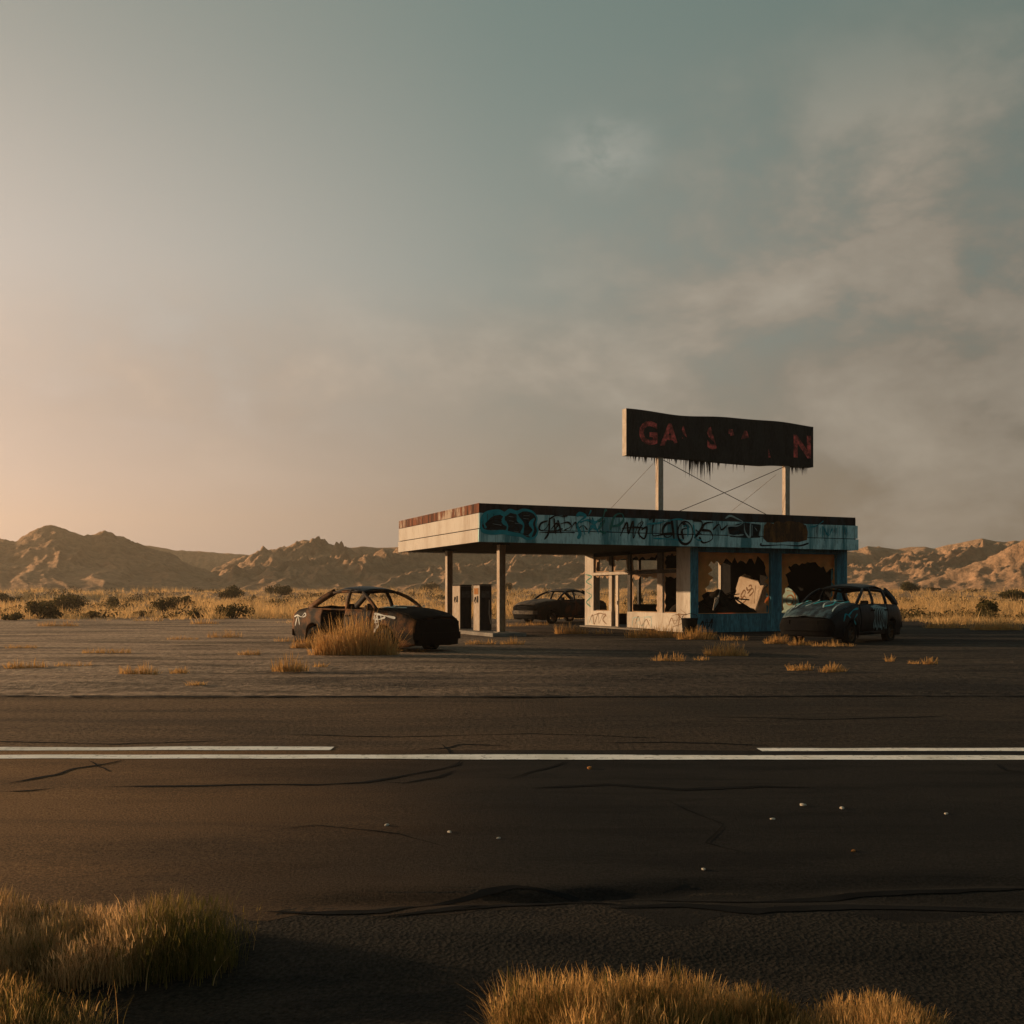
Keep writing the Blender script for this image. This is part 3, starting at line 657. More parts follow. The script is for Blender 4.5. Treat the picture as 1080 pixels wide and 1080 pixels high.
clump('grass_clump', 'wide golden grass clump at the bottom centre of the frame', 'grass', -.06, .98, 2.86, 3.40, 14000, .20,
      [('fg_green', 'green_blades', lambda x, y: .22+0*x), ('fg_gold', 'gold_blades', lambda x, y: np.ones_like(x))], lambda x, y: 1.0-.42*sst((x-.1)/.8)+.2*(fbm(x/.12, y/.12, 2, 8)-.5), 'grass clumps along the near shoulder')
clump('grass_clump', 'small golden grass clump right of the wide bottom clump', 'grass', .90, 1.34, 2.86, 3.34, 8000, .14,
      [('fg_green', 'green_blades', lambda x, y: .12+0*x), ('fg_gold', 'gold_blades', lambda x, y: np.ones_like(x))], lambda x, y: .9+.3*(fbm(x/.12, y/.12, 2, 8)-.5), 'grass clumps along the near shoulder')

PEB = [(408, 872, 'pale pebble left of the crumbly stone pair on the road'), (474, 879, 'flat pale stone on the road below the end of the long crack'), (526, 886, 'pale pebble right of the flat stone on the road'), (548, 968, 'white pebble on the gravel shoulder near the road edge'),
       (742, 918, 'white pebble nearest the camera on the right half of the road'), (815, 866, 'pale pebble left of the two closest together stones'), (847, 851, 'left stone of the two closest together on the right of the road'), (888, 854, 'right stone of the two closest together on the road'), (998, 860, 'pale pebble farthest right on the road'), (900, 900, 'brownish pebble below the two closest together stones'), (622, 811, 'reddish pebble just below the long white line')]
for i, (px_, py_, lab) in enumerate(PEB):
    d = CAMH*F/(py_-HOR); x = (px_-540)/F*d
    bm = bmesh.new(); bmesh.ops.create_icosphere(bm, subdivisions=2, radius=.5)
    s_ = random.uniform(.018, .032)*(d/5.5)
    for v in bm.verts:
        v.co *= 1+random.uniform(-.16, .16); v.co = Vector((v.co.x*s_*1.5, v.co.y*s_, v.co.z*s_*.65))
    me = bpy.data.meshes.new('pebble'); bm.to_mesh(me); bm.free(); me.materials.append(M['pebble'] if 'ish' not in lab else M['orange_mark'])
    o = link(bpy.data.objects.new('pebble', me)); o.rotation_euler = (0, 0, random.uniform(0, 6))
    o.location = (x, d, float(road_z(x, d))+.004+s_*.16) if d > 4.45 else (x, d, .0)
    tag(o, lab, 'stone', 'loose pebbles on the road')

# ------------------------------------------------------------------ gas station
ROT = math.atan2(.397, .918); OX, OY = -1.086, 33.0
cu, su = math.cos(ROT), math.sin(ROT)
def px_u(px, v):
    """local u of photo column px on the plane v"""
    r = (px-540)/F; ax, ay = OX-su*v, OY+cu*v
    return (r*ay-ax)/(cu-r*su)
def px_v(px, u):
    r = (px-540)/F; ax, ay = OX+cu*u, OY+su*u
    return (ax-r*ay)/(su+r*cu)
def depth(u, v): return OY+su*u+cu*v
def pz(py, u, v): return CAMH+(HOR-py)/F*depth(u, v)
def on_front(px, py, v): u = px_u(px, v); return u, pz(py, u, v)
def on_side(px, py, u): v = px_v(px, u); return v, pz(py, u, v)

GS = empty('gas_station', (OX, OY, 0), ROT, 'derelict graffitied gas station with a flat canopy roof and smashed windows', 'gas station')
CW, CD = 15.9, 9.0
def bx(name, m, x0, x1, y0, y1, z0, z1, parent=GS, bevel=0, label=None):
    o = MB().box(x0, x1, y0, y1, z0, z1).build(name, M[m], parent, bevel=bevel)
    if label: o['label'] = label
    return o
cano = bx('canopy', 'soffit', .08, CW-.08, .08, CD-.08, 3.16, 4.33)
bx('rust_trim', 'rust_front', .05, CW-.12, .05, .078, 4.09, 4.395, cano, label='dark rusted top strip of the front fascia')
bx('rust_trim', 'rust_left', .02, .048, .05, CD-.05, 4.09, 4.40, cano, label='rust-streaked top strip of the sunlit side fascia')
bx('rust_trim', 'rust_front', CW-.115, CW-.09, .08, CD-.05, 4.09, 4.39, cano)
bx('rust_trim', 'rust_front', .05, CW-.12, CD-.078, CD-.05, 4.09, 4.39, cano)
# two fascia boards per side, with a shadow gap between
for (z0, z1, o_) in ((3.125, 3.545, 0.0), (3.575, 4.075, .02)):
    bx('fascia', 'teal', o_+.003, CW-o_-.003, o_, .078, z0, z1, cano, .006, 'blue-green graffitied front fascia board')
    bx('fascia', 'cream2', o_, .076, .0785, CD-.0785, z0, z1, cano, .006, 'sunlit cream side fascia board')
    bx('fascia', 'cream2', CW-.076, CW-o_, .0785, CD-.0785, z0, z1, cano, .006)
    bx('fascia', 'cream2', o_+.003, CW-o_-.003, CD-.078, CD-o_, z0, z1, cano, .006)
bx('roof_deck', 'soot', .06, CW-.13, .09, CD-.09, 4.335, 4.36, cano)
# canopy columns: steel H sections
def column(u, v):
    f1 = MB().box(u-.115, u-.095, v-.12, v+.12, 0, 3.15); f2 = MB().box(u+.095, u+.115, v-.11, v+.11, 0, 3.15); web = MB().box(u-.0945, u+.0945, v-.02, v+.02, 0, 3.15)
    c_ = f1.build('column', M['post'], GS); f2.build('flange', M['post_brown'], c_); web.build('web', M['post_brown'], c_)
    MB().box(u-.2, u+.2, v-.2, v+.2, .10, .125).build('base_plate', M['concrete'], c_)
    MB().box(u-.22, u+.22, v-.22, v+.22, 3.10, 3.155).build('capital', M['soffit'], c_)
column(1.30, 1.20); column(1.30, 6.48)

# building: u 8.55..15.8, v .6..8.9
U0, U1, V0, V1_ = 8.55, 15.84, .60, 8.92
bx('floor', 'concrete', U0+.02, U1-.02, V0+.02, V1_-.02, .0, .07)
vp = lambda p: px_v(p, U0)
SILL, RAIL0, RAIL1, HEAD = .70, 2.22, 2.36, 3.02
tw = .20
bx('wall_pier', 'cream', U0, U0+.32, vp(625.8), V1_, .0, 3.155)
bx('wall_pier', 'cream', U0, U0+.33, V0, vp(713.3), .0, 3.155)
vd0, vd1 = vp(661.2), vp(644.7)         # doorway
bx('sill_wall', 'cream', U0, U0+tw, vp(713.3)+.001, vd0-.001, .0, SILL)
bx('sill_wall', 'cream', U0, U0+tw, vd1+.001, vp(625.8)-.001, .0, SILL)
bx('header', 'soffit', U0+.01, U0+tw, vp(713.3)+.002, vp(625.8)-.002, HEAD, 3.158)
bx('window_rail', 'frame_dark', U0+.03, U0+.14, vp(713.3)+.002, vd0-.10, RAIL0, RAIL1)
bx('window_mullion', 'post', U0+.025, U0+.15, vp(698), vp(692.4), SILL, RAIL0-.002)
bx('window_mullion', 'frame_dark', U0+.025, U0+.15, vp(698), vp(692.4), RAIL1+.002, HEAD-.002)  # same mullion, coloured darker above the rail for the canopy's shade
door = MB(); 
bx('door_post', 'frame_dark', U0+.02, U0+.16, vp(664.2), vd0, SILL*0+.07, HEAD-.002)
bx('door_post', 'white', U0+.02, U0+.16, vd1, vp(641.6), .07, RAIL0-.004)
bx('window_mullion', 'frame_dark', U0+.02, U0+.16, vd1, vp(641.6), RAIL1+.004, HEAD-.002)
bx('door_lintel', 'white', U0-.10, U0+.17, vp(664.4)-.002, vp(626)-.004, RAIL0, RAIL1-.02, bevel=.01)
bx('threshold', 'concrete', U0-.5, U0-.002, vp(690), vp(622), .0, .06)
# door leaf, hanging open
dl = MB().box(-.02, .025, -.80, 0, .08, 2.19).build('door', M['white'], GS)
dl.location = (U0+.06, vp(648.4), 0); dl.rotation_euler = (0, 0, R(-22))
MB().box(-.05, -.0205, -.74, -.68, .98, 1.14).build('handle', M['frame_dark'], dl)
# front wall
bx('front_pillar', 'teal_wall', U0+.001, px_u(736, V0), V0-.03, V0-.002, .0, 3.13)
ua, ub = px_u(812.6, V0), px_u(824, V0); uc, ud = px_u(882, V0), U1
bx('front_pillar', 'teal_wall', ua, ub, V0-.03, V0+.25, .0, 3.155)
bx('front_pillar', 'teal_wall', uc, ud, V0-.03, V0+.30, .0, 3.155)
ul = U0+.335
bx('front_wall', 'teal_wall', ul, ua-.001, V0, V0+.18, .0, .685)
bx('front_wall', 'teal_wall', ub+.001, uc-.001, V0, V0+.18, .0, .685)
bx('front_lintel', 'teal_wall', ul, ua-.001, V0+.005, V0+.18, 2.97, 3.157)
bx('front_lintel', 'teal_wall', ub+.001, uc-.001, V0+.005, V0+.18, 2.97, 3.157)
# right and back walls (sooty inside)
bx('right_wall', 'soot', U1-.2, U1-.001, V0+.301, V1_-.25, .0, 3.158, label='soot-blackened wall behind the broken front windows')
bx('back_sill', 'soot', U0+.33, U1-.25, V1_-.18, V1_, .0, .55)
bx('back_wall', 'soot', 12.35, 14.62, V1_-.18, V1_-.002, .551, 2.949)  # unseen stretch, closed in to keep sun off the right wall inside
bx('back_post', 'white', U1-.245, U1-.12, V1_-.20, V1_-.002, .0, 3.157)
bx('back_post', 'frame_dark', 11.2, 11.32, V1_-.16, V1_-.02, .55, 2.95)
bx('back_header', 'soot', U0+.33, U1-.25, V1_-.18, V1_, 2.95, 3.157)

def shards(name, m, parent, rect, plane, depth_of, t, b, l, r, seed, step=.16, jag=.09):
    """what is left of a smashed pane: a ragged ring of glass inside its frame. rect=(a0,a1,z0,z1)"""
    a0, a1, z0, z1 = rect; g = np.random.default_rng(seed); out = []; inn = []
    def side(p0, p1, nrm, marg):
        ln = math.hypot(p1[0]-p0[0], p1[1]-p0[1]); n = max(3, int(ln/step))
        for k in range(n):
            s_ = k/n; o = (p0[0]+(p1[0]-p0[0])*s_, p0[1]+(p1[1]-p0[1])*s_); out.append(o)
            mg = marg(s_)+(jag*g.uniform(-.6, 1) if marg(s_) > .04 else 0)
            inn.append((o[0]+nrm[0]*max(.012, mg), o[1]+nrm[1]*max(.012, mg)))
    side((a0, z0), (a1, z0), (0, 1), b); side((a1, z0), (a1, z1), (-1, 0), r); side((a1, z1), (a0, z1), (0, -1), t); side((a0, z1), (a0, z0), (1, 0), l)
    n = len(out); inn = [(min(max(p[0], a0+.012), a1-.012), min(max(p[1], z0+.012), z1-.012)) for p in inn]
    to = (lambda a, z: (a, depth_of, z)) if plane == 'front' else (lambda a, z: (depth_of, a, z))
    v = [to(*p) for p in out]+[to(*p) for p in inn]
    f = [(i, (i+1) % n, n+(i+1) % n, n+i) for i in range(n)]
    return solid(mesh(name, v, f, M[m], parent), .008)
K = lambda c: (lambda s: c)
shards('broken_glass', 'amber', GS, (ul, ua-.001, .69, 2.968), 'front', V0+.10, lambda s: .22+.22*s**2, K(.02), lambda s: .05+.55*max(0, math.sin(s*3.4+.2))**1.5, lambda s: .04+.12*s, 3, .13, .2)
shards('broken_glass', 'amber', GS, (ub+.001, uc-.001, .69, 2.968), 'front', V0+.10, lambda s: .42+.12*math.sin(s*9), K(.02), lambda s: .10+.25*max(0, math.sin(s*4)), lambda s: .05+.10*s, 8, .13, .2)
for (a, b_, z0, z1, mm, sd, mg) in ((vp(713.3), vp(698.2), RAIL1, HEAD, 'dust_glass', 1, .10), (vp(713.3), vp(698.2), SILL, RAIL0, 'dust_glass', 2, .12), (vp(692.2), vp(664.4), RAIL1, HEAD, 'dust_glass', 5, .13),
                          (vp(692.2), vp(664.4), SILL, RAIL0, 'dust_glass', 6, .14), (vp(660.6), vp(644.9), RAIL1, HEAD, 'dust_glass', 7, .15), (vp(641.4), vp(626), RAIL1, HEAD, 'dust_glass', 9, .13), (vp(641.4), vp(626), SILL, RAIL0, 'dust_glass', 11, .05)):
    shards('broken_glass', mm, GS, (a+.003, b_-.003, z0+.003, z1-.003), 'side', U0+.09, K(mg), K(.03), K(mg*.5), K(mg*.6), sd, .13, .10)

# ---- graffiti: ribbons of paint a few mm proud of the boards
_layer = [0]
def smooth(pts, n=6):
    P_ = [np.array(p, float) for p in pts]
    if len(P_) < 3: return P_
    out = []
    for i in range(len(P_)-1):
        p0 = P_[max(i-1, 0)]; p1 = P_[i]; p2 = P_[i+1]; p3 = P_[min(i+2, len(P_)-1)]
        for k in range(n):
            t = k/n; out.append(.5*((2*p1)+(-p0+p2)*t+(2*p0-5*p1+4*p2-p3)*t*t+(-p0+3*p1-3*p2+p3)*t**3))
    out.append(P_[-1]); return out
def ribbon(V, Fc, pts, wd, place, base_off):
    P_ = np.array(smooth(pts)); n = len(P_); T = np.gradient(P_, axis=0); T /= np.linalg.norm(T, axis=1)[:, None]+1e-9
    N = np.stack([-T[:, 1], T[:, 0]], -1); s = np.linspace(0, 1, n)
    w_ = wd*(.8+.4*np.sin(s*9+len(V)))*np.clip(np.minimum(s, 1-s)*12+.45, 0, 1)
    o = len(V)
    for i in range(n):
        off = base_off+i*.00004
        V.append(place(*(P_[i]+N[i]*w_[i]/2), off)); V.append(place(*(P_[i]-N[i]*w_[i]/2), off))
    for i in range(n-1): Fc.append((o+2*i, o+2*i+1, o+2*i+3, o+2*i+2))
def graffiti(strokes, wd, m, conv, place, parent, name='graffiti', label=None, fills=()):
    V = []; Fc = []; 
    b0 = .0035+_layer[0]*.0009; _layer[0] = (_layer[0]+1) % 4
    for f in fills:
        P_ = [conv(*p) for p in f]; o = len(V)
        V += [place(a, b, b0-.0006) for a, b in P_]; Fc.append(tuple(range(o, o+len(P_))))
    for k, s_ in enumerate(strokes):
        ribbon(V, Fc, [conv(*p) for p in s_], wd, place, b0+(k % 7)*.0001)
    if not V: return
    o = mesh(name, V, Fc, M[m], parent)
    if label: o['label'] = label
    return o
def cropc(ox, oy, sx, mapper): return lambda X, Y: mapper(ox+X/sx, oy+Y/sx)
FR = lambda px, py: on_front(px, py, 0.0)
pf = lambda a, z, off: (a, -.001-off if z < 3.56 else .019-off if z < 4.082 else .049-off, z)
pf = lambda a, z, off: (a, -.001-off, z)
A = cropc(495, 520, 7.714, FR); Bc = cropc(630, 525, 7.714, FR); Ccr = cropc(770, 530, 7.714, FR)
outl = [(95, 270), (108, 200), (150, 162), (240, 152), (285, 172), (330, 145), (385, 158), (440, 138), (510, 152), (548, 200), (542, 260), (556, 310), (530, 360), (470, 372), (420, 345), (340, 332), (270, 318), (180, 322), (112, 308), (95, 270)]
graffiti([], .1, 'spray_darkteal', A, pf, cano, label='dark fill of the bubble-letter tag', fills=[outl[:-1]])
graffiti([outl, [(250, 170), (165, 188), (122, 240), (135, 285)], [(290, 175), (275, 225), (308, 268), (300, 318)], [(385, 165), (400, 215), (440, 262), (425, 330)], [(530, 205), (500, 250), (520, 300), (490, 355)]], .125, 'spray_teal', A, pf, cano, label='teal bubble-letter tag at the corner of the fascia')
graffiti([[(150, 235), (200, 215), (265, 225)], [(150, 285), (210, 265), (280, 280)], [(320, 200), (330, 180), (360, 200), (340, 240), (320, 260)], [(430, 190), (460, 170), (500, 200), (460, 220)], [(350, 290), (380, 260), (400, 300), (370, 320)], [(450, 290), (480, 270), (505, 300), (470, 330)]], .045, 'blk', A, pf, cano)
graffiti([[(190, 250), (260, 262)], [(180, 300), (260, 306)], [(320, 190), (365, 196)], [(325, 226), (360, 230)], [(440, 182), (490, 186)], [(440, 208), (485, 212)], [(360, 310), (400, 318)], [(440, 350), (490, 346)], [(370, 245), (410, 250)]], .02, 'spray_pale', A, pf, cano)
graffiti([[(640, 225), (585, 245), (568, 290), (600, 305), (640, 262), (652, 200), (645, 320), (610, 378)], [(662, 300), (702, 250), (722, 262), (690, 305), (760, 290)], [(738, 252), (800, 238), (828, 270), (772, 302)], [(818, 305), (862, 238), (882, 290), (925, 262), (960, 300)], [(570, 320), (700, 318), (860, 322)]], .06, 'blk', A, pf, cano, label='black scrawled tag beside the bubble letters')
graffiti([[(872, 190), (900, 168), (945, 190), (905, 222), (878, 260), (900, 330), (880, 372)], [(965, 330), (1000, 270), (1040, 300), (1078, 240)], [(970, 182), (990, 140)], [(900, 240), (960, 220), (1020, 240), (1078, 200)], [(920, 260), (940, 340)], [(1000, 200), (1050, 330)]], .11, 'spray_teal', A, pf, cano, label='smeared teal tag')
graffiti([[(0, 190), (40, 172), (60, 112), (75, 95)], [(60, 180), (20, 260), (70, 290)], [(105, 262), (140, 150), (198, 130), (212, 180), (172, 222), (112, 232)]], .085, 'spray_green', Bc, pf, cano, label='green looped tag')
graffiti([[(185, 312), (240, 200), (252, 292), (290, 188), (292, 330), (332, 218), (372, 200), (332, 282), (382, 332), (402, 240), (358, 262)], [(200, 250), (300, 240), (410, 250)], [(350, 200), (340, 330)], [(940, 260), (990, 215), (1010, 260), (1060, 220)]], .06, 'blk', Bc, pf, cano)
circ = [(715+62*math.cos(a), 285+92*math.sin(a)) for a in np.linspace(-2.2, 4.6, 15)]
graffiti([[(420, 180), (462, 160), (448, 302), (540, 296), (622, 290)], [(600, 205), (560, 212), (530, 270), (560, 322), (612, 290), (602, 165), (625, 345)], [(650, 165), (652, 270)], circ, [(655, 302), (785, 296)], [(690, 205), (745, 240), (690, 262), (700, 340)], [(772, 180), (850, 196), (838, 262), (788, 330)], [(800, 260), (850, 300)], [(945, 198), (880, 208), (850, 258), (918, 272), (935, 335), (862, 366), (828, 318)]], .085, 'blk', Bc, pf, cano, label='large black looping tag in the middle of the fascia')
graffiti([], .05, 'spray_darkteal', Ccr, pf, cano, fills=[[(-20, 195), (60, 175), (120, 165), (250, 180), (245, 285), (150, 290), (0, 280)]])
graffiti([[(-40, 130), (0, 108), (50, 128), (104, 160), (62, 190), (0, 188), (-30, 200)], [(112, 168), (122, 240), (160, 282), (166, 180), (182, 170), (252, 184), (236, 272)], [(180, 185), (178, 270)], [(-20, 260), (40, 268), (110, 262)], [(200, 200), (225, 240)]], .06, 'spray_pale', Ccr, pf, cano, label='pale outlined tag')
brown = [(275, 190), (300, 160), (350, 172), (380, 150), (430, 165), (470, 150), (560, 160), (618, 185), (632, 240), (625, 305), (560, 322), (470, 318), (380, 326), (300, 322), (268, 290)]
graffiti([], .05, 'spray_brown', Ccr, pf, cano, label='brown painted-over patch', fills=[brown])
graffiti([[(255, 330), (260, 350), (420, 345), (560, 352), (640, 330)], [(470, 190), (510, 215), (560, 190)]], .06, 'spray_darkteal', Ccr, pf, cano)
graffiti([[(690, 200), (700, 330), (720, 220), (745, 330)], [(655, 60+150), (700, 185), (760, 190), (800, 185)]], .05, 'blk', A, pf, cano)
graffiti([[(400, 215), (500, 205), (560, 190), (640, 175), (700, 180)], [(455, 330), (560, 335), (700, 345)], [(780, 215), (800, 330), (850, 345)], [(700, 235), (735, 225), (735, 320)]], .055, 'spray_teal', Bc, pf, cano)
graffiti([[(0, 230), (40, 215), (90, 240), (60, 260)], [(135, 200), (150, 250)], [(190, 210), (220, 205), (222, 255), (195, 260)]], .05, 'blk', Ccr, pf, cano)
graffiti([[(300, 240), (350, 200), (370, 280), (420, 190), (440, 290), (500, 200), (520, 280), (590, 210)], [(310, 290), (600, 285)]], .06, 'blk', Ccr, pf, cano)
drips = []
g_ = np.random.default_rng(4)
for k in range(20):
    X = g_.uniform(635, 960); drips.append([(X, g_.uniform(185, 210)), (X+g_.uniform(-4, 4), g_.uniform(240, 300))])
graffiti(drips+[[(640, 200), (700, 190), (760, 150)], [(760, 200), (800, 270), (830, 210)]], .05, 'spray_teal', Ccr, pf, cano, label='teal drips at the right end of the fascia')
dk = []
for k in range(80):
    X = g_.uniform(506, 903); y0 = 541+(X-505)*.034; dk.append([(X, y0+.4), (X+g_.uniform(-.4, .4), y0+g_.uniform(3, 22))])
graffiti(dk, .035, 'blk', lambda a, b: FR(a, b), pf, cano, name='drip_stains')
# side wall tags
SW = lambda px, py: on_side(px, py, U0); ps = lambda a, z, off: (U0-.001-off, a, z)
sc4 = cropc(600, 570, 6.0, SW)
graffiti([[(130, 520), (150, 470), (160, 530), (185, 465), (190, 525), (215, 470), (235, 470), (215, 500), (240, 530)], [(140, 480), (200, 460), (240, 480)]], .035, 'slab_mark', sc4, ps, GS, label='scrawl under the window left of the door')
graffiti([[(120, 540), (128, 480), (150, 530)]], .04, 'spray_pale', sc4, ps, GS)
graffiti([[(105, 215), (145, 230), (110, 260), (148, 290), (108, 320), (146, 350), (112, 390), (140, 420)], [(125, 210), (130, 420)]], .05, 'spray_green', sc4, ps, GS, label='faded green tag down the far pier')
graffiti([[(400, 545), (410, 490), (450, 495), (425, 520), (470, 540), (480, 490), (520, 490), (520, 550)], [(400, 490), (530, 480)]], .04, 'spray_pale', sc4, ps, GS, label='pale blue tag on the sill wall')
graffiti([[(420, 530), (440, 480), (460, 540), (490, 500), (510, 540)], [(630, 545), (650, 490), (670, 530), (700, 480), (690, 550)], [(640, 510), (720, 500)], [(705, 435), (745, 470), (690, 465), (740, 490)], [(650, 480), (690, 470), (720, 520), (660, 545)]], .03, 'slab_mark', sc4, ps, GS, label='dark scrawl on the sill wall by the corner')
FW = lambda px, py: on_front(px, py, V0); pw = lambda a, z, off: (a, V0-.001-off, z)
sc8 = cropc(730, 575, 9.0, FW)
graffiti([[(70, 790), (100, 720), (110, 790), (140, 700), (150, 780), (190, 700), (180, 790)], [(60, 740), (200, 730)]], .045, 'blk', sc8, pw, GS, label='black scrawl low on the blue front wall')

# ---- rooftop sign
SV = 2.0
sl, sr_ = px_u(660.5, SV), px_u(858, SV)
SG = empty('rooftop_sign', (OX+cu*sl-su*SV, OY+su*sl+cu*SV, 4.36), ROT, 'long dark weathered sign with fading red GAS STATION letters on two posts above the roof', 'sign')
SWd = sr_-sl; zb, zt = 6.55-4.36, 8.30-4.36
nx = 60; vv = []; ff = []
for i in range(nx+1):
    a = i/nx; x = a*SWd
    wav = .045*math.sin(a*7.5+2.6)+.02*math.sin(a*17)
    tpz = zt+wav-.05*a; btz = zb+.04*math.sin(a*6.0+.7)+(.05 if .72 < a < .9 else 0)*math.sin((a-.72)/.18*math.pi)
    dpt = .03*math.sin(a*9)
    for (y, z) in ((dpt, btz), (dpt, tpz), (.30+dpt, tpz), (.30+dpt, btz)): vv.append((x, y, z))
for i in range(nx):
    for k in range(4): ff.append((i*4+k, i*4+(k+1) % 4, (i+1)*4+(k+1) % 4, (i+1)*4+k))
ff += [(3, 2, 1, 0), (nx*4, nx*4+1, nx*4+2, nx*4+3)]
mi = [0]*len(ff); mi[-2] = 1; mi[-1] = 1
pan = mesh('panel', vv, ff, None, SG, mats=[M['board'], M['white']], mi=mi)
SF = lambda px, py: (px_u(px, SV)-sl, pz(py, px_u(px, SV), SV)-4.36)
def letter(ch, pxc, pyc, hpx, keep):
    """one painted letter; keep = list of (x0,x1,y0,y1) fractions of the glyph box that survive, None = whole"""
    cd = bpy.data.curves.new('glyph', 'FONT'); cd.body = ch; cd.align_x = 'CENTER'; cd.align_y = 'BOTTOM'; cd.size = 1; cd.offset = .035; cd.resolution_u = 4
    t = bpy.data.objects.new('glyph', cd); C.objects.link(t); dg = bpy.context.evaluated_depsgraph_get(); me = bpy.data.meshes.new_from_object(t.evaluated_get(dg))
    bpy.data.objects.remove(t)
    co = np.array([v.co for v in me.vertices]); mn, mx = co.min(0), co.max(0)
    x, z = SF(pxc, pyc); Hh = hpx/F*depth(x+sl, SV); s_ = Hh/(mx[1]-mn[1])
    bm = bmesh.new(); bm.from_mesh(me)
    if keep:
        x0, x1, y0, y1 = keep
        for (co_, no) in (((mn[0]+(mx[0]-mn[0])*x0, 0, 0), (-1, 0, 0)), ((mn[0]+(mx[0]-mn[0])*x1, 0, 0), (1, .35, 0)), ((0, mn[1]+(mx[1]-mn[1])*y0, 0), (.25, -1, 0)), ((0, mn[1]+(mx[1]-mn[1])*y1, 0), (0, 1, 0))):
            bmesh.ops.bisect_plane(bm, geom=bm.verts[:]+bm.edges[:]+bm.faces[:], plane_co=co_, plane_no=no, clear_outer=True)
    for v in bm.verts:
        X = x+(v.co.x-(mn[0]+mx[0])/2)*s_; Zz = z+(v.co.y-(mn[1]+mx[1])/2)*s_
        v.co = Vector((X, -.006+.03*math.sin(X/SWd*9), Zz))
    bm.to_mesh(me); bm.free(); me.materials.clear(); me.materials.append(M['letter'])
    o = link(bpy.data.objects.new('letter', me), SG); bpy.data.curves.remove(cd); return o
letter('G', 684, 456.5, 25, None); letter('A', 707, 458.5, 24, (0, 1, .08, 1)); letter('S', 725.5, 459, 24, (0, .78, .40, 1))
letter('S', 751.5, 462, 24, (0, 1, .0, 1)); letter('T', 772, 464.5, 23, (.25, 1, .72, 1)); letter('A', 786, 466, 23, (.1, 1, .66, 1))
letter('I', 812.5, 471.5, 22, (0, 1, 0, .55)); letter('N', 846.5, 471, 24, None)
for p in (695.5, 829):
    u = px_u(p, SV+.16)-sl
    pp = MB().box(u-.11, u+.11, .06, .26, -.05, zb+.06).build('post', M['post'], SG)
    MB().box(u-.19, u+.19, -.02, .34, -.001, .03).build('base_plate', M['concrete'], pp)
def cab(a, b, r=.014, y=.16):
    (x0, z0), (x1, z1) = SF(*a), SF(*b); MB().tube([(x0, y, z0), ((x0+x1)/2, y, (z0+z1)/2-.03), (x1, y, z1)], r, 6).build('brace_cable', M['cable'], SG)
cab((698, 482), (817, 545), y=.20); cab((829, 492), (713, 541), y=.12)
for (a, b) in (((692, 488), (666, 533)), ((822, 500), (797, 536))):
    (x0, z0), (x1, z1) = SF(*a), SF(*b); MB().tube([(x0, .2, z0), (x1, 1.6, z1)], .009, 5).build('stay_wire', M['post'], SG)
fr = MB(); g_ = np.random.default_rng(12)
for k in range(190):
    px_ = g_.choice([g_.uniform(664, 694), g_.normal(735, 16), g_.normal(742, 8), g_.uniform(700, 790), g_.uniform(836, 852)]); x = px_u(px_, SV)-sl
    a = x/SWd; btz = zb+.04*math.sin(a*6.0+.7)
    ln = g_.uniform(.06, .62)*(1.3 if 722 < px_ < 756 else .6); y = .03*math.sin(a*9)+g_.uniform(.0, .28); wdt = g_.uniform(.008, .035)
    fr.add([(x-wdt, y, btz+.03), (x+wdt, y+.004, btz+.03), (x+wdt*.5, y+.01, btz-ln*.6), (x+g_.uniform(-.02, .02), y, btz-ln)], [(0, 1, 2, 3)])
fr.build('hanging_shreds', M['board'], SG)

# ---- objects in and around the building
def B2W(u, v, z=0): return (OX+cu*u-su*v, OY+su*u+cu*v, z)
isl = MB().box(-.62, .62, -.75, 6.3, -.05, .105).build('pump_island', M['concrete'], None, bevel=.03)
isl.location = B2W(1.3, 1.2); isl.rotation_euler = (0, 0, ROT); tag(isl, 'low concrete pump island under the canopy', 'pump island')
def fuel_pump(u, v, label, wd, dp, detail):
    p = empty('fuel_pump', B2W(u, v, .105), ROT, label, 'fuel pump', 'fuel pumps on the island')
    MB().box(-wd/2, wd/2, -dp/2, dp/2, 0, 1.62).build('cabinet', M['pump'], p, bevel=.012)
    MB().box(-wd/2+.012, wd/2-.006, -dp/2-.022, -dp/2-.0005, .03, 1.60).build('front_panel', M['pump_dark'], p)
    MB().box(-wd/2+.012, wd/2-.006, dp/2+.0005, dp/2+.022, .03, 1.60).build('back_panel', M['pump_dark'], p)
    MB().box(-wd/2-.01, wd/2+.01, -dp/2-.03, dp/2+.03, 1.621, 1.66).build('top_cap', M['pump_dark'], p)
    MB().box(-wd/2+.07, wd/2-.07, -dp/2-.036, -dp/2-.0225, 1.18, 1.42).build('display', M['frame_dark'], p)
    h = MB().box(-wd/2-.05, -wd/2-.0005, -.16, .06, 1.02, 1.24).build('nozzle_boot', M['pump'], p)
    MB().tube([(-wd/2-.06, -.05, 1.2), (-wd/2-.10, -.08, 1.06), (-wd/2-.07, -.10, .98)], [.03, .022, .014], 8).build('nozzle', M['rubber'], h)
    if detail:
        MB().tube([(wd/2-.10, -dp/2-.05, 1.10), (wd/2-.12, -dp/2-.07, .6), (wd/2-.06, -dp/2-.06, .25), (wd/2-.01, -dp/2-.05, .7)], .016, 6).build('hose', M['post'], p)
        MB().box(-wd/2-.012, -wd/2-.0005, -.2, .2, 1.3, 1.52).build('side_plate', M['orange_mark'], p)
    else:
        MB().tube([(wd/2-.10, -dp/2-.05, 1.10), (wd/2-.12, -dp/2-.07, .5), (wd/2-.06, -dp/2-.06, .1)], .016, 6).build('hose', M['rubber'], p)
fuel_pump(1.3, 2.95, 'derelict fuel pump nearest the front column, with rusty side plate', .46, .60, True)
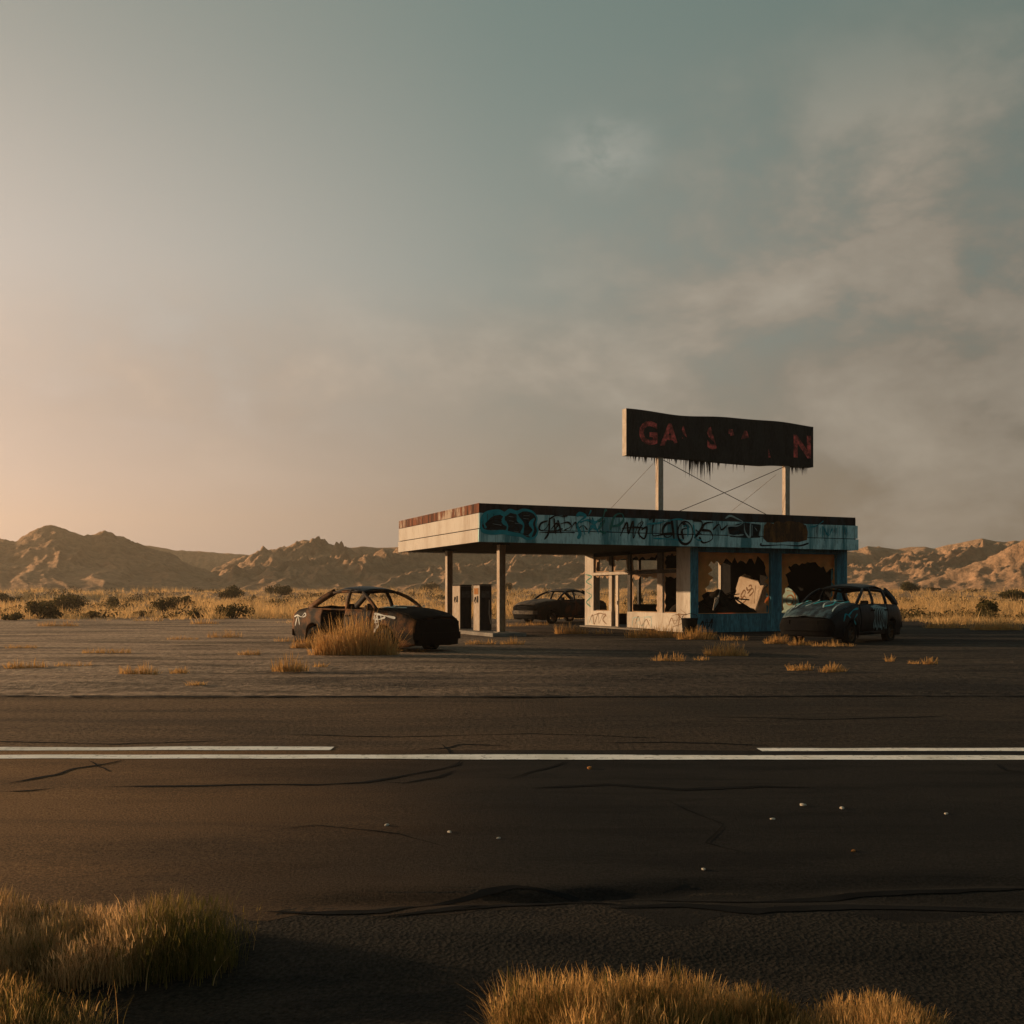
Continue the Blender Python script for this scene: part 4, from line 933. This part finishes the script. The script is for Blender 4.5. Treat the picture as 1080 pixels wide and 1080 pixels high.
fuel_pump(1.3, 5.05, 'derelict plain fuel pump beside the rear column', .46, .82, False)

def black_bin():
    x, d, z = gpt(727, 668); b = MB()
    b.lathe([(.0, .0), (.22, .0), (.26, .10), (.29, .50), (.305, .52), (.305, .55), (.27, .55), (.25, .2), (0, .18)], n=20)
    o = b.build('waste_bin', M['rubber'], None, True); o.location = (x, d-.05, 0); tag(o, 'squat black bin standing at the station corner', 'bin')
    MB().tube([(-.29, 0, .50), (-.24, -.1, .66), (0, -.16, .72), (.24, -.1, .66), (.29, 0, .50)], .012, 6).build('handle', M['rubber'], o)
black_bin()
def slab_piece(name, label, cat, poly, u, v, z, rot, m, marks, th=.09):
    """broken slab: outline in its own plane (a right, b up), extruded"""
    n = len(poly); vs = [(a, 0, b) for a, b in poly]+[(a, th, b) for a, b in poly]
    fs = [tuple(range(n)), tuple(range(2*n-1, n-1, -1))]+[(i, n+i, n+(i+1) % n, (i+1) % n) for i in range(n)]
    o = mesh(name, vs, fs, M[m]); o.location = B2W(u, v, z); o.rotation_euler = (rot[0], rot[1], ROT+rot[2]); tag(o, label, cat)
    for (mm, strokes, wd) in marks: graffiti(strokes, wd, mm, lambda a, b: (a, b), lambda a, b, off: (a, -.001-off, b), o)
    return o
slab_piece('plaster_slab', 'big cream broken wall slab with brown marks leaning inside the left front window', 'rubble',
  [(0.0, .45), (.12, .75), (.06, .85), (.16, 1.35), (.45, 1.50), (.72, 1.42), (.95, 1.25), (1.25, 1.22), (1.45, .98), (1.80, 1.0), (2.05, .82), (2.15, .45), (2.1, -.25), (1.5, -.18), (1.3, -.02), (.55, .12), (.30, .22)],
  13.98, 5.6, .82, (R(-12), 0, R(-81)), 'slab',
  [('slab_mark', [[(.42, .55), (.56, .78), (.66, .66), (.52, .44), (.42, .55)], [(.48, .32), (.62, .52), (.78, .38), (.62, .22)], [(.68, .92), (.78, .78), (.98, .88), (.92, 1.0), (.8, .95)], [(.80, .62), (1.0, .85), (1.12, .72), (.92, .52)]], .06),
   ('slab_mark', [[(1.2, 1.0), (1.22, .5), (1.28, .2)], [(1.42, .8), (1.40, .3)], [(1.6, .85), (1.62, .35), (1.55, .1)], [(1.78, .8), (1.8, .3)], [(1.1, .6), (1.12, .2)]], .022)])
slab_piece('plaster_slab', 'pale green broken slab with an orange ring inside the right front window', 'rubble',
  [(0, .0), (.02, .98), (.30, .95), (.62, .80), (.92, .52), (1.05, .1), (.98, -.2), (.02, -.2)], 14.32, 3.0, .82, (R(-10), 0, R(-74)), 'slab_green',
  [('orange_mark', [[(.60+.17*math.cos(a), .36+.2*math.sin(a)) for a in np.linspace(0, 6.2, 12)], [(.05, .35), (.15, .1), (.30, -.1)], [(.4, .75), (.7, .7), (.86, .45), (.9, .1)]], .05)])
def rubble():
    r = empty('debris_pile', B2W(10.9, 2.6, .07), ROT, 'heap of charred boards and rubble behind the left front window', 'debris')
    g = np.random.default_rng(21); b = MB()
    nx, ny = 34, 26; vs = []
    for j in range(ny):
        for i in range(nx):
            a, c = i/(nx-1)*2-1, j/(ny-1)*2-1; rr = a*a+c*c
            h = max(0, 1-rr)**.7*(.9+.5*float(fbm(np.array(a*3.), np.array(c*3.), 3, 6))-.25)*(1.0-.2*a)
            vs.append((a*2.2, c*1.7, h*1.55-.02))
    mesh_q('rubble', np.array(vs), grid_quads(nx, ny), M['char_wood'], r)
    for k in range(22):
        a = g.uniform(-1.9, 1.9); c = g.uniform(-1.4, 1.2); ln = g.uniform(.5, 1.4); an = g.uniform(0, 6.3); ti = g.uniform(-.5, .6); z = 1.35*max(.1, 1-(a/2.2)**2-(c/1.7)**2)**.7
        dx, dy, dz = math.cos(an)*math.cos(ti)*ln/2, math.sin(an)*math.cos(ti)*ln/2, math.sin(ti)*ln/2
        MB().bar((a-dx, c-dy, z-dz), (a+dx, c+dy, z+dz), g.uniform(.05, .16), g.uniform(.025, .05)).build('board', M['char_wood'], r)
rubble()
ch = empty('broken_chair', B2W(9.95, 1.15, .90), ROT+R(25), 'smashed white metal chair frame lying on the rubble behind the left front window', 'chair')
ch.rotation_euler = (R(28), R(-38), ROT+R(25))
for (x0, y0, x1, y1) in ((0, 0, 0, .55), (.42, 0, .42, .55)):
    MB().tube([(x0, 0, y0), (x1, 0, y1)], .018, 6).build('leg', M['white'], ch)
for z_ in (.18, .36): MB().tube([(0, 0, z_), (.42, 0, z_)], .014, 6).build('rung', M['white'], ch)
MB().box(-.02, .44, -.02, .02, -.12, .02).build('seat_edge', M['white'], ch)
def cabinet():
    c = empty('counter_cabinet', B2W(10.6, 7.2, .07), ROT+R(8), 'dark burnt counter cabinet inside the station side window', 'cabinet')
    MB().box(-.55, .55, -.3, .3, 0, .86).build('carcass', M['soot'], c, bevel=.01); MB().box(-.6, .6, -.34, .34, .862, .91).build('worktop', M['char_wood'], c)
    MB().box(-.56, -.551, -.26, .26, .1, .8).build('door', M['char_wood'], c)
cabinet()

# ------------------------------------------------------------------ burnt-out cars
def lerp(keys, x): return float(np.interp(x, [k[0] for k in keys], [k[1] for k in keys]))
def car(root, P, mt_):
    """x forward, y left, z up; parts are built in the root's own space"""
    Ln, W = P['L'], P['W']; g = np.random.default_rng(P['seed'])
    WX = P['wx']; WR = .31; zc = P.get('zc', .29)
    hw = lambda x: W/2*(1-.13*abs(2*x/Ln)**3.2)
    belt = lambda x: lerp(P['belt'], x)
    def zbot(x):
        z = P.get('rocker', .23)
        if x > Ln/2-.35: z += .05*(x-Ln/2+.35)/.35
        for xw in WX:
            dx = abs(x-xw)
            if dx < .385: z = max(z, zc+math.sqrt(.385**2-dx*dx))
        return z
    def fy(q): return float(np.interp(q, [0, .15, .38, .62, .8, 1], [.935, .965, 1.0, .995, .975, .915]))
    def sy(x, z): b = belt(x); return hw(x)*fy((z-.23)/max(.05, b-.23))
    dent = lambda p, s=.012: (p[0]+g.normal(0, s*.3), p[1]+g.normal(0, s*.3), p[2]+g.normal(0, s*.35))
    def strip(x0, x1, side, n, off=0, zlo=None, zhi=None, nr=10):
        xs = np.linspace(x0, x1, n); vs = []; fs = []
        for x in xs:
            b = belt(x)-(0 if zhi is None else 0); lo = zbot(x) if zlo is None else max(zlo, zbot(x))
            for k in range(nr):
                z = lo+(b-lo)*k/(nr-1); vs.append(dent((x, side*(sy(x, z)+off), z), .008))
        for i in range(n-1):
            for k in range(nr-1):
                f = (i*nr+k, (i+1)*nr+k, (i+1)*nr+k+1, i*nr+k+1); fs.append(f if side < 0 else f[::-1])
        return vs, fs
    def cap(end, n=17, nr=10, bulge=.16):
        x = end*Ln/2; vs = []; fs = []
        for i in range(n):
            a = -1+2*i/(n-1)
            for k in range(nr):
                lo = zbot(x); z = lo+(belt(x)+.04*(1-a*a)-lo)*k/(nr-1)
                q = k/(nr-1); vs.append((x+end*(bulge*(1-abs(a)**2.6))*(.75+.25*math.sin(q*math.pi)), a*sy(x, min(z, belt(x))), z))
        for i in range(n-1):
            for k in range(nr-1): fs.append((i*nr+k, (i+1)*nr+k, (i+1)*nr+k+1, i*nr+k+1))
        return vs, fs
    doors = P['doors']     # (x0, x1, side, present)
    body = MB()
    for side in (1, -1):
        ds = sorted([(d[0], d[1]) for d in doors if d[2] == side]); cur = -Ln/2
        for (a, b) in ds:
            if a > cur+.01: body.add(*strip(cur, a-.012, side, max(4, int((a-cur)/.05))))
            cur = b+.012
        body.add(*strip(cur, Ln/2, side, max(4, int((Ln/2-cur)/.05))))
        # rocker beam under the doors
        body.bar((WX[0]+.40, side*(W/2-.09), .27), (WX[1]-.40, side*(W/2-.09), .27), .10, .12)
        # wheel tubs
        for xw in WX:
            pts = [(xw+.40*math.cos(t), zc+.40*math.sin(t)) for t in np.linspace(-.15, math.pi+.15, 14)]; vs = []; fs = []
            for (x, z) in pts: vs += [(x, side*(sy(x, .6)-.01), max(z, .2)), (x, side*(W/2-.38), max(z, .2))]
            for i in range(len(pts)-1): fs.append((2*i, 2*i+1, 2*i+3, 2*i+2))
            body.add(vs, fs)
    body.add(*cap(-1)); 
    bo = body.build('body', mt_['side'], root, True); solid(bo, .022)
    nose = MB(); nose.add(*cap(1)); solid(nose.build('nose', mt_['front'], root, True), .022)
    fl = MB().box(-Ln/2+.15, Ln/2-.2, -W/2+.14, W/2-.14, .235, .27); fl.build('floor_pan', mt_['dark'], root)
    MB().box(P['A'][0]-.03, P['A'][0]+.03, -W/2+.12, W/2-.12, .27, belt(P['A'][0])-.02).build('firewall', mt_['dark'], root)
    MB().box(P['A'][0]-.42, P['A'][0]-.06, -W/2+.14, W/2-.14, .62, belt(P['A'][0])-.06).build('dashboard', mt_['dark'], root, bevel=.03)
    MB().box(P['Rb']-.02, P['Rb']+.02, -W/2+.12, W/2-.12, .27, belt(P['Rb'])-.03).build('rear_bulkhead', mt_['dark'], root)
    # bonnet and boot lid
    def deck(name, x0, x1, crown, m, n=16, ny=15, warp=.0):
        vs = []; fs = []
        for i in range(n):
            x = x0+(x1-x0)*i/(n-1)
            for j in range(ny):
                a = -1+2*j/(ny-1); xx = x
                if abs(x) > Ln/2-.03: xx = x+math.copysign(.14*(1-abs(a)**2.6), x)
                elif abs(x) > Ln/2-.5: xx = x+math.copysign(.14*(1-abs(a)**2.6)*(abs(x)-Ln/2+.5)/.5, x)
                z = belt(x)+crown*(1-a*a)+.012*math.cos(a*9)*(1-a*a)+warp*float(fbm(np.array(x*2.2), np.array(a*2.2+5), 3, P['seed']))
                vs.append((xx, a*hw(x)*.915, z+g.normal(0, .003)))
        for i in range(n-1):
            for j in range(ny-1): fs.append((i*ny+j, (i+1)*ny+j, (i+1)*ny+j+1, i*ny+j+1))
        return solid(mesh(name, vs, fs, mt_[m], root, True), .02)
    deck('hood', P['A'][0]+.05, Ln/2, .07, 'hood', warp=P.get('warp', .03))
    if P['Rb'] > -Ln/2+.15: deck('boot_lid', -Ln/2, P['Rb']-.03, .05, 'side')
    # roof
    rz, rx0, rx1 = P['rz'], P['Rr'], P['Rf']; rw = P.get('rw', .60)
    vs = []; fs = []; n, ny = 18, 13
    for i in range(n):
        t = i/(n-1); x = rx0+(rx1-rx0)*t
        for j in range(ny):
            a = -1+2*j/(ny-1); z = rz-.075*(2*t-1)**2*(1.0 if t > .5 else P.get('rdrop', 1.2))-.055*a*a-.03*abs(a)**6
            vs.append((x+.05*(1-a*a)*(1 if t > .5 else -1)*abs(2*t-1), a*rw, z+.01*float(fbm(np.array(x*3), np.array(a*3), 2, 3))))
    for i in range(n-1):
        for j in range(ny-1): fs.append((i*ny+j, (i+1)*ny+j, (i+1)*ny+j+1, i*ny+j+1))
    solid(mesh('roof', vs, fs, mt_['roof'], root, True), .03)
    rzz = lambda x: rz-.075*(2*(x-rx0)/(rx1-rx0)-1)**2*(1.0 if x > (rx0+rx1)/2 else P.get('rdrop', 1.2))-.075
    fr_ = MB()
    for s in (1, -1):
        b = lambda x, k=.90: (x, s*hw(x)*k, belt(x)-.02)
        top_ = lambda x, k=1.0: (x, s*rw*k, rzz(x))
        def curve(p0, p1, bow, wd):
            pts = [Vector(p0).lerp(Vector(p1), t)+Vector((0, s*.03*math.sin(t*math.pi), bow*math.sin(t*math.pi))) for t in np.linspace(0, 1, 7)]
            fr_.sweep(pts, wd*2.1, .05)
        curve(b(P['A'][0]+.05), top_(rx1), .055, .038)
        curve(top_(rx1), top_(rx0), .03, .03)
        curve(b(P['Rb']), (rx0+.10, s*(rw-.01), rzz(rx0+.10)+.01), .02, P.get('cw', .075))
        for xb in P['pill']: curve(b(xb[0]), top_(xb[1]), 0, xb[2])
        # waist rail along the window openings
        fr_.tube([b(x, .915) for x in np.linspace(P['Rb'], P['A'][0], 10)], .026, 6)
    fr_.tube([(P['A'][0]+.02+.06*(1-abs(a)), a*hw(P['A'][0])*.9, belt(P['A'][0])+.05*(1-a*a)) for a in np.linspace(-1, 1, 9)], .03, 6)
    fr_.tube([(rx1+.05*(1-a*a), a*rw, rzz(rx1)+.06*(1-a*a)) for a in np.linspace(-1, 1, 9)], .03, 6)
    fr_.tube([(rx0-.05*(1-a*a), a*rw, rzz(rx0)+.06*(1-a*a)) for a in np.linspace(-1, 1, 9)], .03, 6)
    fr_.build('cabin_frame', mt_['frame'], root, True)
    # doors
    for (a, b, s, pres) in doors:
        if not pres: continue
        v, f = strip(a, b, s, max(5, int((b-a)/.06)), .004, zlo=.30)
        d_ = solid(mesh('door', v, f, mt_['door'], root, True), .02)
        hx = a+.14; hz = belt(hx)-.17
        MB().box(hx-.09, hx+.09, -.02, .02, hz-.022, hz+.022, Matrix.Translation((0, s*(sy(hx, hz)+.018), 0))).build('handle', mt_['dark'], d_)
    # bumpers, lamps, grille
    for e in (1, -1):
        bm_ = MB(); pts = []
        for a in np.linspace(-1, 1, 15):
            x = e*(Ln/2+.05+.15*(1-abs(a)**2.6)) - e*(.10 if abs(a) > .98 else 0); pts.append((x, a*hw(Ln/2)*1.0, 0))
        for i in range(len(pts)-1):
            bm_.bar((pts[i][0], pts[i][1], .44+P.get('bz', 0)), (pts[i+1][0], pts[i+1][1], .44+P.get('bz', 0)), .09, .17)
        bm_.build('bumper', mt_['bump'] if e > 0 else mt_['side'], root)
    xf = lambda a: Ln/2+.16*(1-abs(a)**2.6)
    zl = belt(Ln/2)-.09
    for s in (1, -1):
        pts = [(xf(a*s)+.012, a*s*sy(Ln/2, zl), 0) for a in np.linspace(.55, .93, 6)]; lm = MB()
        for i in range(5): lm.bar((pts[i][0], pts[i][1], zl), (pts[i+1][0], pts[i+1][1], zl), .05, .13)
        lm.build('headlight', mt_['lamp'], root)
        pts = [(-xf(a*s)-.012, a*s*sy(-Ln/2, zl), 0) for a in np.linspace(.6, .95, 5)]; lm = MB()
        for i in range(4): lm.bar((pts[i][0], pts[i][1], zl), (pts[i+1][0], pts[i+1][1], zl), .05, .13)
        lm.build('tail_light', mt_['dark'], root)
    gr = MB(); aa = np.linspace(-.5, .5, 9)
    for i in range(8):
        gr.bar((xf(aa[i])+.006, aa[i]*hw(Ln/2), zl-.01), (xf(aa[i+1])+.006, aa[i+1]*hw(Ln/2), zl-.01), .03, .11)
    gr.build('grille', mt_['dark'], root)
    # wheels
    for xw in WX:
        for s in (1, -1):
            yo = s*(hw(xw)-.115)
            wl = empty('wheel', (xw, yo, zc+g.uniform(-.01, 0)), 0, None, None); wl.parent = root
            hwid = .095
            MB().lathe([(.20, -hwid), (.27, -hwid*1.05), (WR-.02, -hwid), (WR, -hwid*.6), (WR, hwid*.6), (WR-.02, hwid), (.27, hwid*1.05), (.20, hwid), (.19, 0), (.20, -hwid)], axis='y', n=28).build('tyre', M['rubber'], wl, True)
            rm = MB().lathe([(.205, -hwid*.9), (.185, -hwid*.7), (.175, 0), (.185, hwid*.7), (.205, hwid*.9)], axis='y', n=28)
            rm.lathe([(0, s*.05), (.055, s*.05), (.06, s*.03), (.06, -s*.02)], axis='y', n=14)
            for k in range(7):
                t = 2*math.pi*k/7; rm.bar((.05*math.cos(t), s*.03, .05*math.sin(t)), (.185*math.cos(t), s*.045, .185*math.sin(t)), .045, .02, up=(0, 1, 0))
            rm.build('rim', M['rim'], wl)
    # seats (bare frames) and steering wheel
    for s in (1, -1):
        xs = P['A'][0]-1.05; st = MB().box(xs-.24, xs+.26, s*.36-.23, s*.36+.23, .36, .50)
        Mx = Matrix.Translation((xs-.24, s*.36, .46)) @ Matrix.Rotation(R(-16), 4, 'Y')
        st.box(-.06, .06, -.23, .23, 0, .55, Mx); st.box(-.045, .045, -.12, .12, .57, .72, Mx)
        st.build('seat', mt_['dark'], root, bevel=.03)
    xs = P['Rb']+.55; MB().box(xs-.25, xs+.22, -.6, .6, .34, .50).box(xs-.36, xs-.25, -.6, .6, .40, .90).build('rear_bench', mt_['dark'], root, bevel=.03)
    c0_ = Vector((P['A'][0]-.55, .36, .88)); MB().tube([c0_+Vector((.08*math.sin(t)*-1, .18*math.cos(t), .16*math.sin(t))) for t in np.linspace(0, 2*math.pi, 18)], .014, 6).build('steering_wheel', mt_['dark'], root)
    for s in P['mirrors']:
        x = P['A'][0]-.12; MB().box(x-.05, x+.06, -.10, .10, -.065, .065, Matrix.Translation((x*0, s*(hw(x)+.06), belt(x)+.05))).build('mirror', mt_['door'], root, bevel=.03)
    def on_flank(s): return lambda a, z, off: (a, s*(sy(a, z)+.014+off*1.5), z)
    return on_flank, belt, hw
def heading(fx, fy): return math.atan2(fy, fx)

# rusty sedan, left
ra = empty('burnt_car', (-3.66, 26.55, 0), R(-40), 'rusty brown burnt-out sedan in tall grass left of the fuel pumps', 'car', 'burnt-out cars at the station')
Pa = dict(L=4.72, W=1.80, seed=3, wx=(-1.36, 1.36), rocker=.10, zc=.25, belt=[(-2.4, .86), (-2.1, .99), (-1.5, 1.045), (-.5, 1.03), (.95, 1.02), (1.6, .98), (2.05, .90), (2.36, .76)], A=(1.0,), Rb=-1.62, Rf=.28, Rr=-.92, rz=1.60, bz=-.06,
          doors=[(-1.0, -.12, -1, False), (-.10, .92, -1, True), (-.10, .92, 1, True), (-1.0, -.12, 1, True)], pill=[(-.10, -.16, .045)], mirrors=(-1,), rw=.60)
ma = dict(side=M['rust_car'], front=M['char_shade'], hood=M['char_shade'], roof=M['char_car'], frame=M['rust_car'], door=M['rust_car'], dark=M['char_shade'], bump=M['char_shade'], lamp=M['char_shade'])
fk, bl, hwf = car(ra, Pa, ma)
graffiti([[(-2.2, .55), (-2.08, .82), (-1.98, .58)], [(-2.28, .80), (-2.10, .84), (-1.9, .80), (-1.78, .90), (-1.70, .84), (-1.85, .79)]], .035, 'spray_white', lambda a, b: (a, b), fk(-1), ra, label='pale scrawl on the rear wing')
graffiti([[(1.0, .92), (1.2, .90), (1.5, .86), (1.75, .82)], [(1.02, .88), (1.12, .62), (1.04, .45)], [(1.10, .9), (1.20, .66), (1.10, .55)], [(1.25, .88), (1.30, .74)], [(1.0, .8), (1.2, .78), (1.42, .84)], [(1.05, .70), (1.22, .72)]], .05, 'spray_white', lambda a, b: (a, b), fk(-1), ra, label='white splashed tag on the front wing')
hd = lambda a, b, off: (a, b, float(np.interp(a, [k[0] for k in Pa['belt']], [k[1] for k in Pa['belt']]))+.07*(1-(b/(hwf(a)*.915))**2)+.052+off)
graffiti([[(1.08, -.74), (1.3, -.55), (1.2, -.2), (1.45, 0)], [(1.15, -.6), (1.5, -.62), (1.7, -.4)], [(1.1, -.3), (1.4, -.35), (1.6, -.1), (1.35, .3)], [(1.2, .1), (1.5, .3), (1.7, .2)]], .07, 'spray_pale', lambda a, b: (a, b), hd, ra, label='pale blue paint on the bonnet')
graffiti([[(-.02, .86), (.2, .80), (.25, .62)], [(.3, .88), (.42, .70), (.35, .55)], [(.6, .86), (.66, .66), (.8, .84), (.86, .6)]], .025, 'orange_mark', lambda a, b: (a, b), fk(-1), ra)

# black wagon, right
al = R(44)
near = Vector((342/F*28.4, 28.4)); Fw = Vector((-math.sin(al), -math.cos(al))); Lf = Vector((-Fw.y, Fw.x))
cb = near-Fw*2.27-Lf*.90
rb = empty('burnt_car', (cb.x, cb.y, 0), heading(Fw.x, Fw.y), 'black charred wagon with teal graffiti on its door in front of the blue wall', 'car', 'burnt-out cars at the station')
Pb = dict(rocker=.14, zc=.26, L=4.36, W=1.82, seed=9, wx=(-1.28, 1.26), belt=[(-2.2, .86), (-1.9, 1.02), (-1.0, 1.06), (.9, 1.06), (1.4, .98), (1.9, .84), (2.18, .66)], A=(.86,), Rb=-1.92, Rf=.12, Rr=-1.42, rz=1.63,
          doors=[(-.98, -.14, 1, True), (-.12, .80, 1, True), (-.12, .80, -1, True), (-.98, -.14, -1, True)], pill=[(-.14, -.2, .045), (-1.05, -1.0, .045)], mirrors=(), rw=.64, rdrop=2.2, cw=.10, warp=.02)
mb = dict(side=M['char_car'], front=M['char_shade'], hood=M['blue_hood'], roof=M['char_car'], frame=M['char_car'], door=M['char_car'], dark=M['char_shade'], bump=M['char_shade'], lamp=M['char_shade'])
rb.scale = (1.05, 1.05, 1.05)
fkb, blb, hwb = car(rb, Pb, mb)
st = []
for k in range(9):
    x = -.02-.105*k; st.append([(x+.10, 1.0-.02*k), (x-.02, .96), (x-.06+.05*math.sin(k), .72), (x+.02, .52), (x-.05, .36+.05*math.sin(k*2.3))])
graffiti(st+[[(.1, .98), (-.3, 1.02), (-.9, .92)]], .042, 'spray_pale', lambda a, b: (a, b), fkb(1), rb, label='pale teal dripping tag on the doors')
graffiti([[(.9, .95), (1.2, .9), (1.5, .75)], [(1.0, .8), (1.2, .65), (1.1, .5)], [(1.4, .7), (1.6, .8), (1.75, .6)]], .05, 'spray_teal', lambda a, b: (a, b), fkb(1), rb)
hdb = lambda a, b, off: (a, b, float(np.interp(a, [k[0] for k in Pb['belt']], [k[1] for k in Pb['belt']]))+.07*(1-(b/(hwb(a)*.915))**2)+.068+off)
graffiti([[(1.0, .7), (1.3, .5), (1.2, .1), (1.6, -.1)], [(.95, -.6), (1.3, -.5), (1.5, -.7)], [(1.1, .3), (1.5, .45), (1.8, .3)], [(1.3, -.3), (1.7, -.4)]], .07, 'spray_teal', lambda a, b: (a, b), hdb, rb, label='teal smears on the bonnet')
graffiti([[(.95, .2), (1.2, .35), (1.5, .2), (1.9, .35)], [(1.0, -.2), (1.4, -.15), (1.8, -.25)], [(1.2, .62), (1.6, .6), (2.0, .66)], [(1.0, -.45), (1.5, -.55), (1.9, -.5)], [(.95, .5), (1.1, .3), (1.4, .1)], [(1.55, -.7), (1.8, -.6), (2.1, -.62)]], .036, 'spray_pale', lambda a, b: (a, b), hdb, rb)

# scorched sedan, behind
al = R(48); nd = 46.0; near = Vector((27/F*nd, nd)); Fw = Vector((-math.sin(al), -math.cos(al))); Lf = Vector((-Fw.y, Fw.x)); cc = near-Fw*2.36-Lf*.88
rc = empty('burnt_car', (cc.x, cc.y, float(gz(cc.x, cc.y))+.01), heading(Fw.x, Fw.y), 'pale scorched sedan parked behind the columns, half hidden by the station wall', 'car', 'burnt-out cars at the station')
Pc = dict(Pa); Pc.update(seed=15, L=4.7, W=1.84, rz=1.56, belt=[(-2.4, .84), (-2.1, .98), (-1.5, 1.03), (.95, 1.01), (1.6, .95), (2.05, .87), (2.36, .74)], bz=.02,
   doors=[(-1.0, -.12, -1, True), (-.10, .92, -1, True), (-.10, .92, 1, True), (-1.0, -.12, 1, True)], mirrors=())
mc = dict(side=M['back_side'], front=M['char_shade'], hood=M['back_car'], roof=M['back_car'], frame=M['char_car'], door=M['back_side'], dark=M['char_shade'], bump=M['back_car'], lamp=M['char_shade'])
car(rc, Pc, mc)

# ------------------------------------------------------------------ haze
HZ = True
if HZ:
    hz = MB().box(-900, 900, -80, 960, -8, 75).build('haze', None or bpy.data.materials.new('haze_air'))
    m = hz.data.materials[0]; m.use_nodes = True; n_ = m.node_tree; n_.nodes.clear()
    out = n_.nodes.new('ShaderNodeOutputMaterial'); pv = n_.nodes.new('ShaderNodeVolumePrincipled')
    pv.inputs['Color'].default_value = (1, .79, .57, 1); pv.inputs['Density'].default_value = .00046; pv.inputs['Anisotropy'].default_value = .66
    n_.links.new(pv.outputs[0], out.inputs['Volume']); tag(hz, 'thin warm evening haze over the desert', 'haze', kind='stuff')
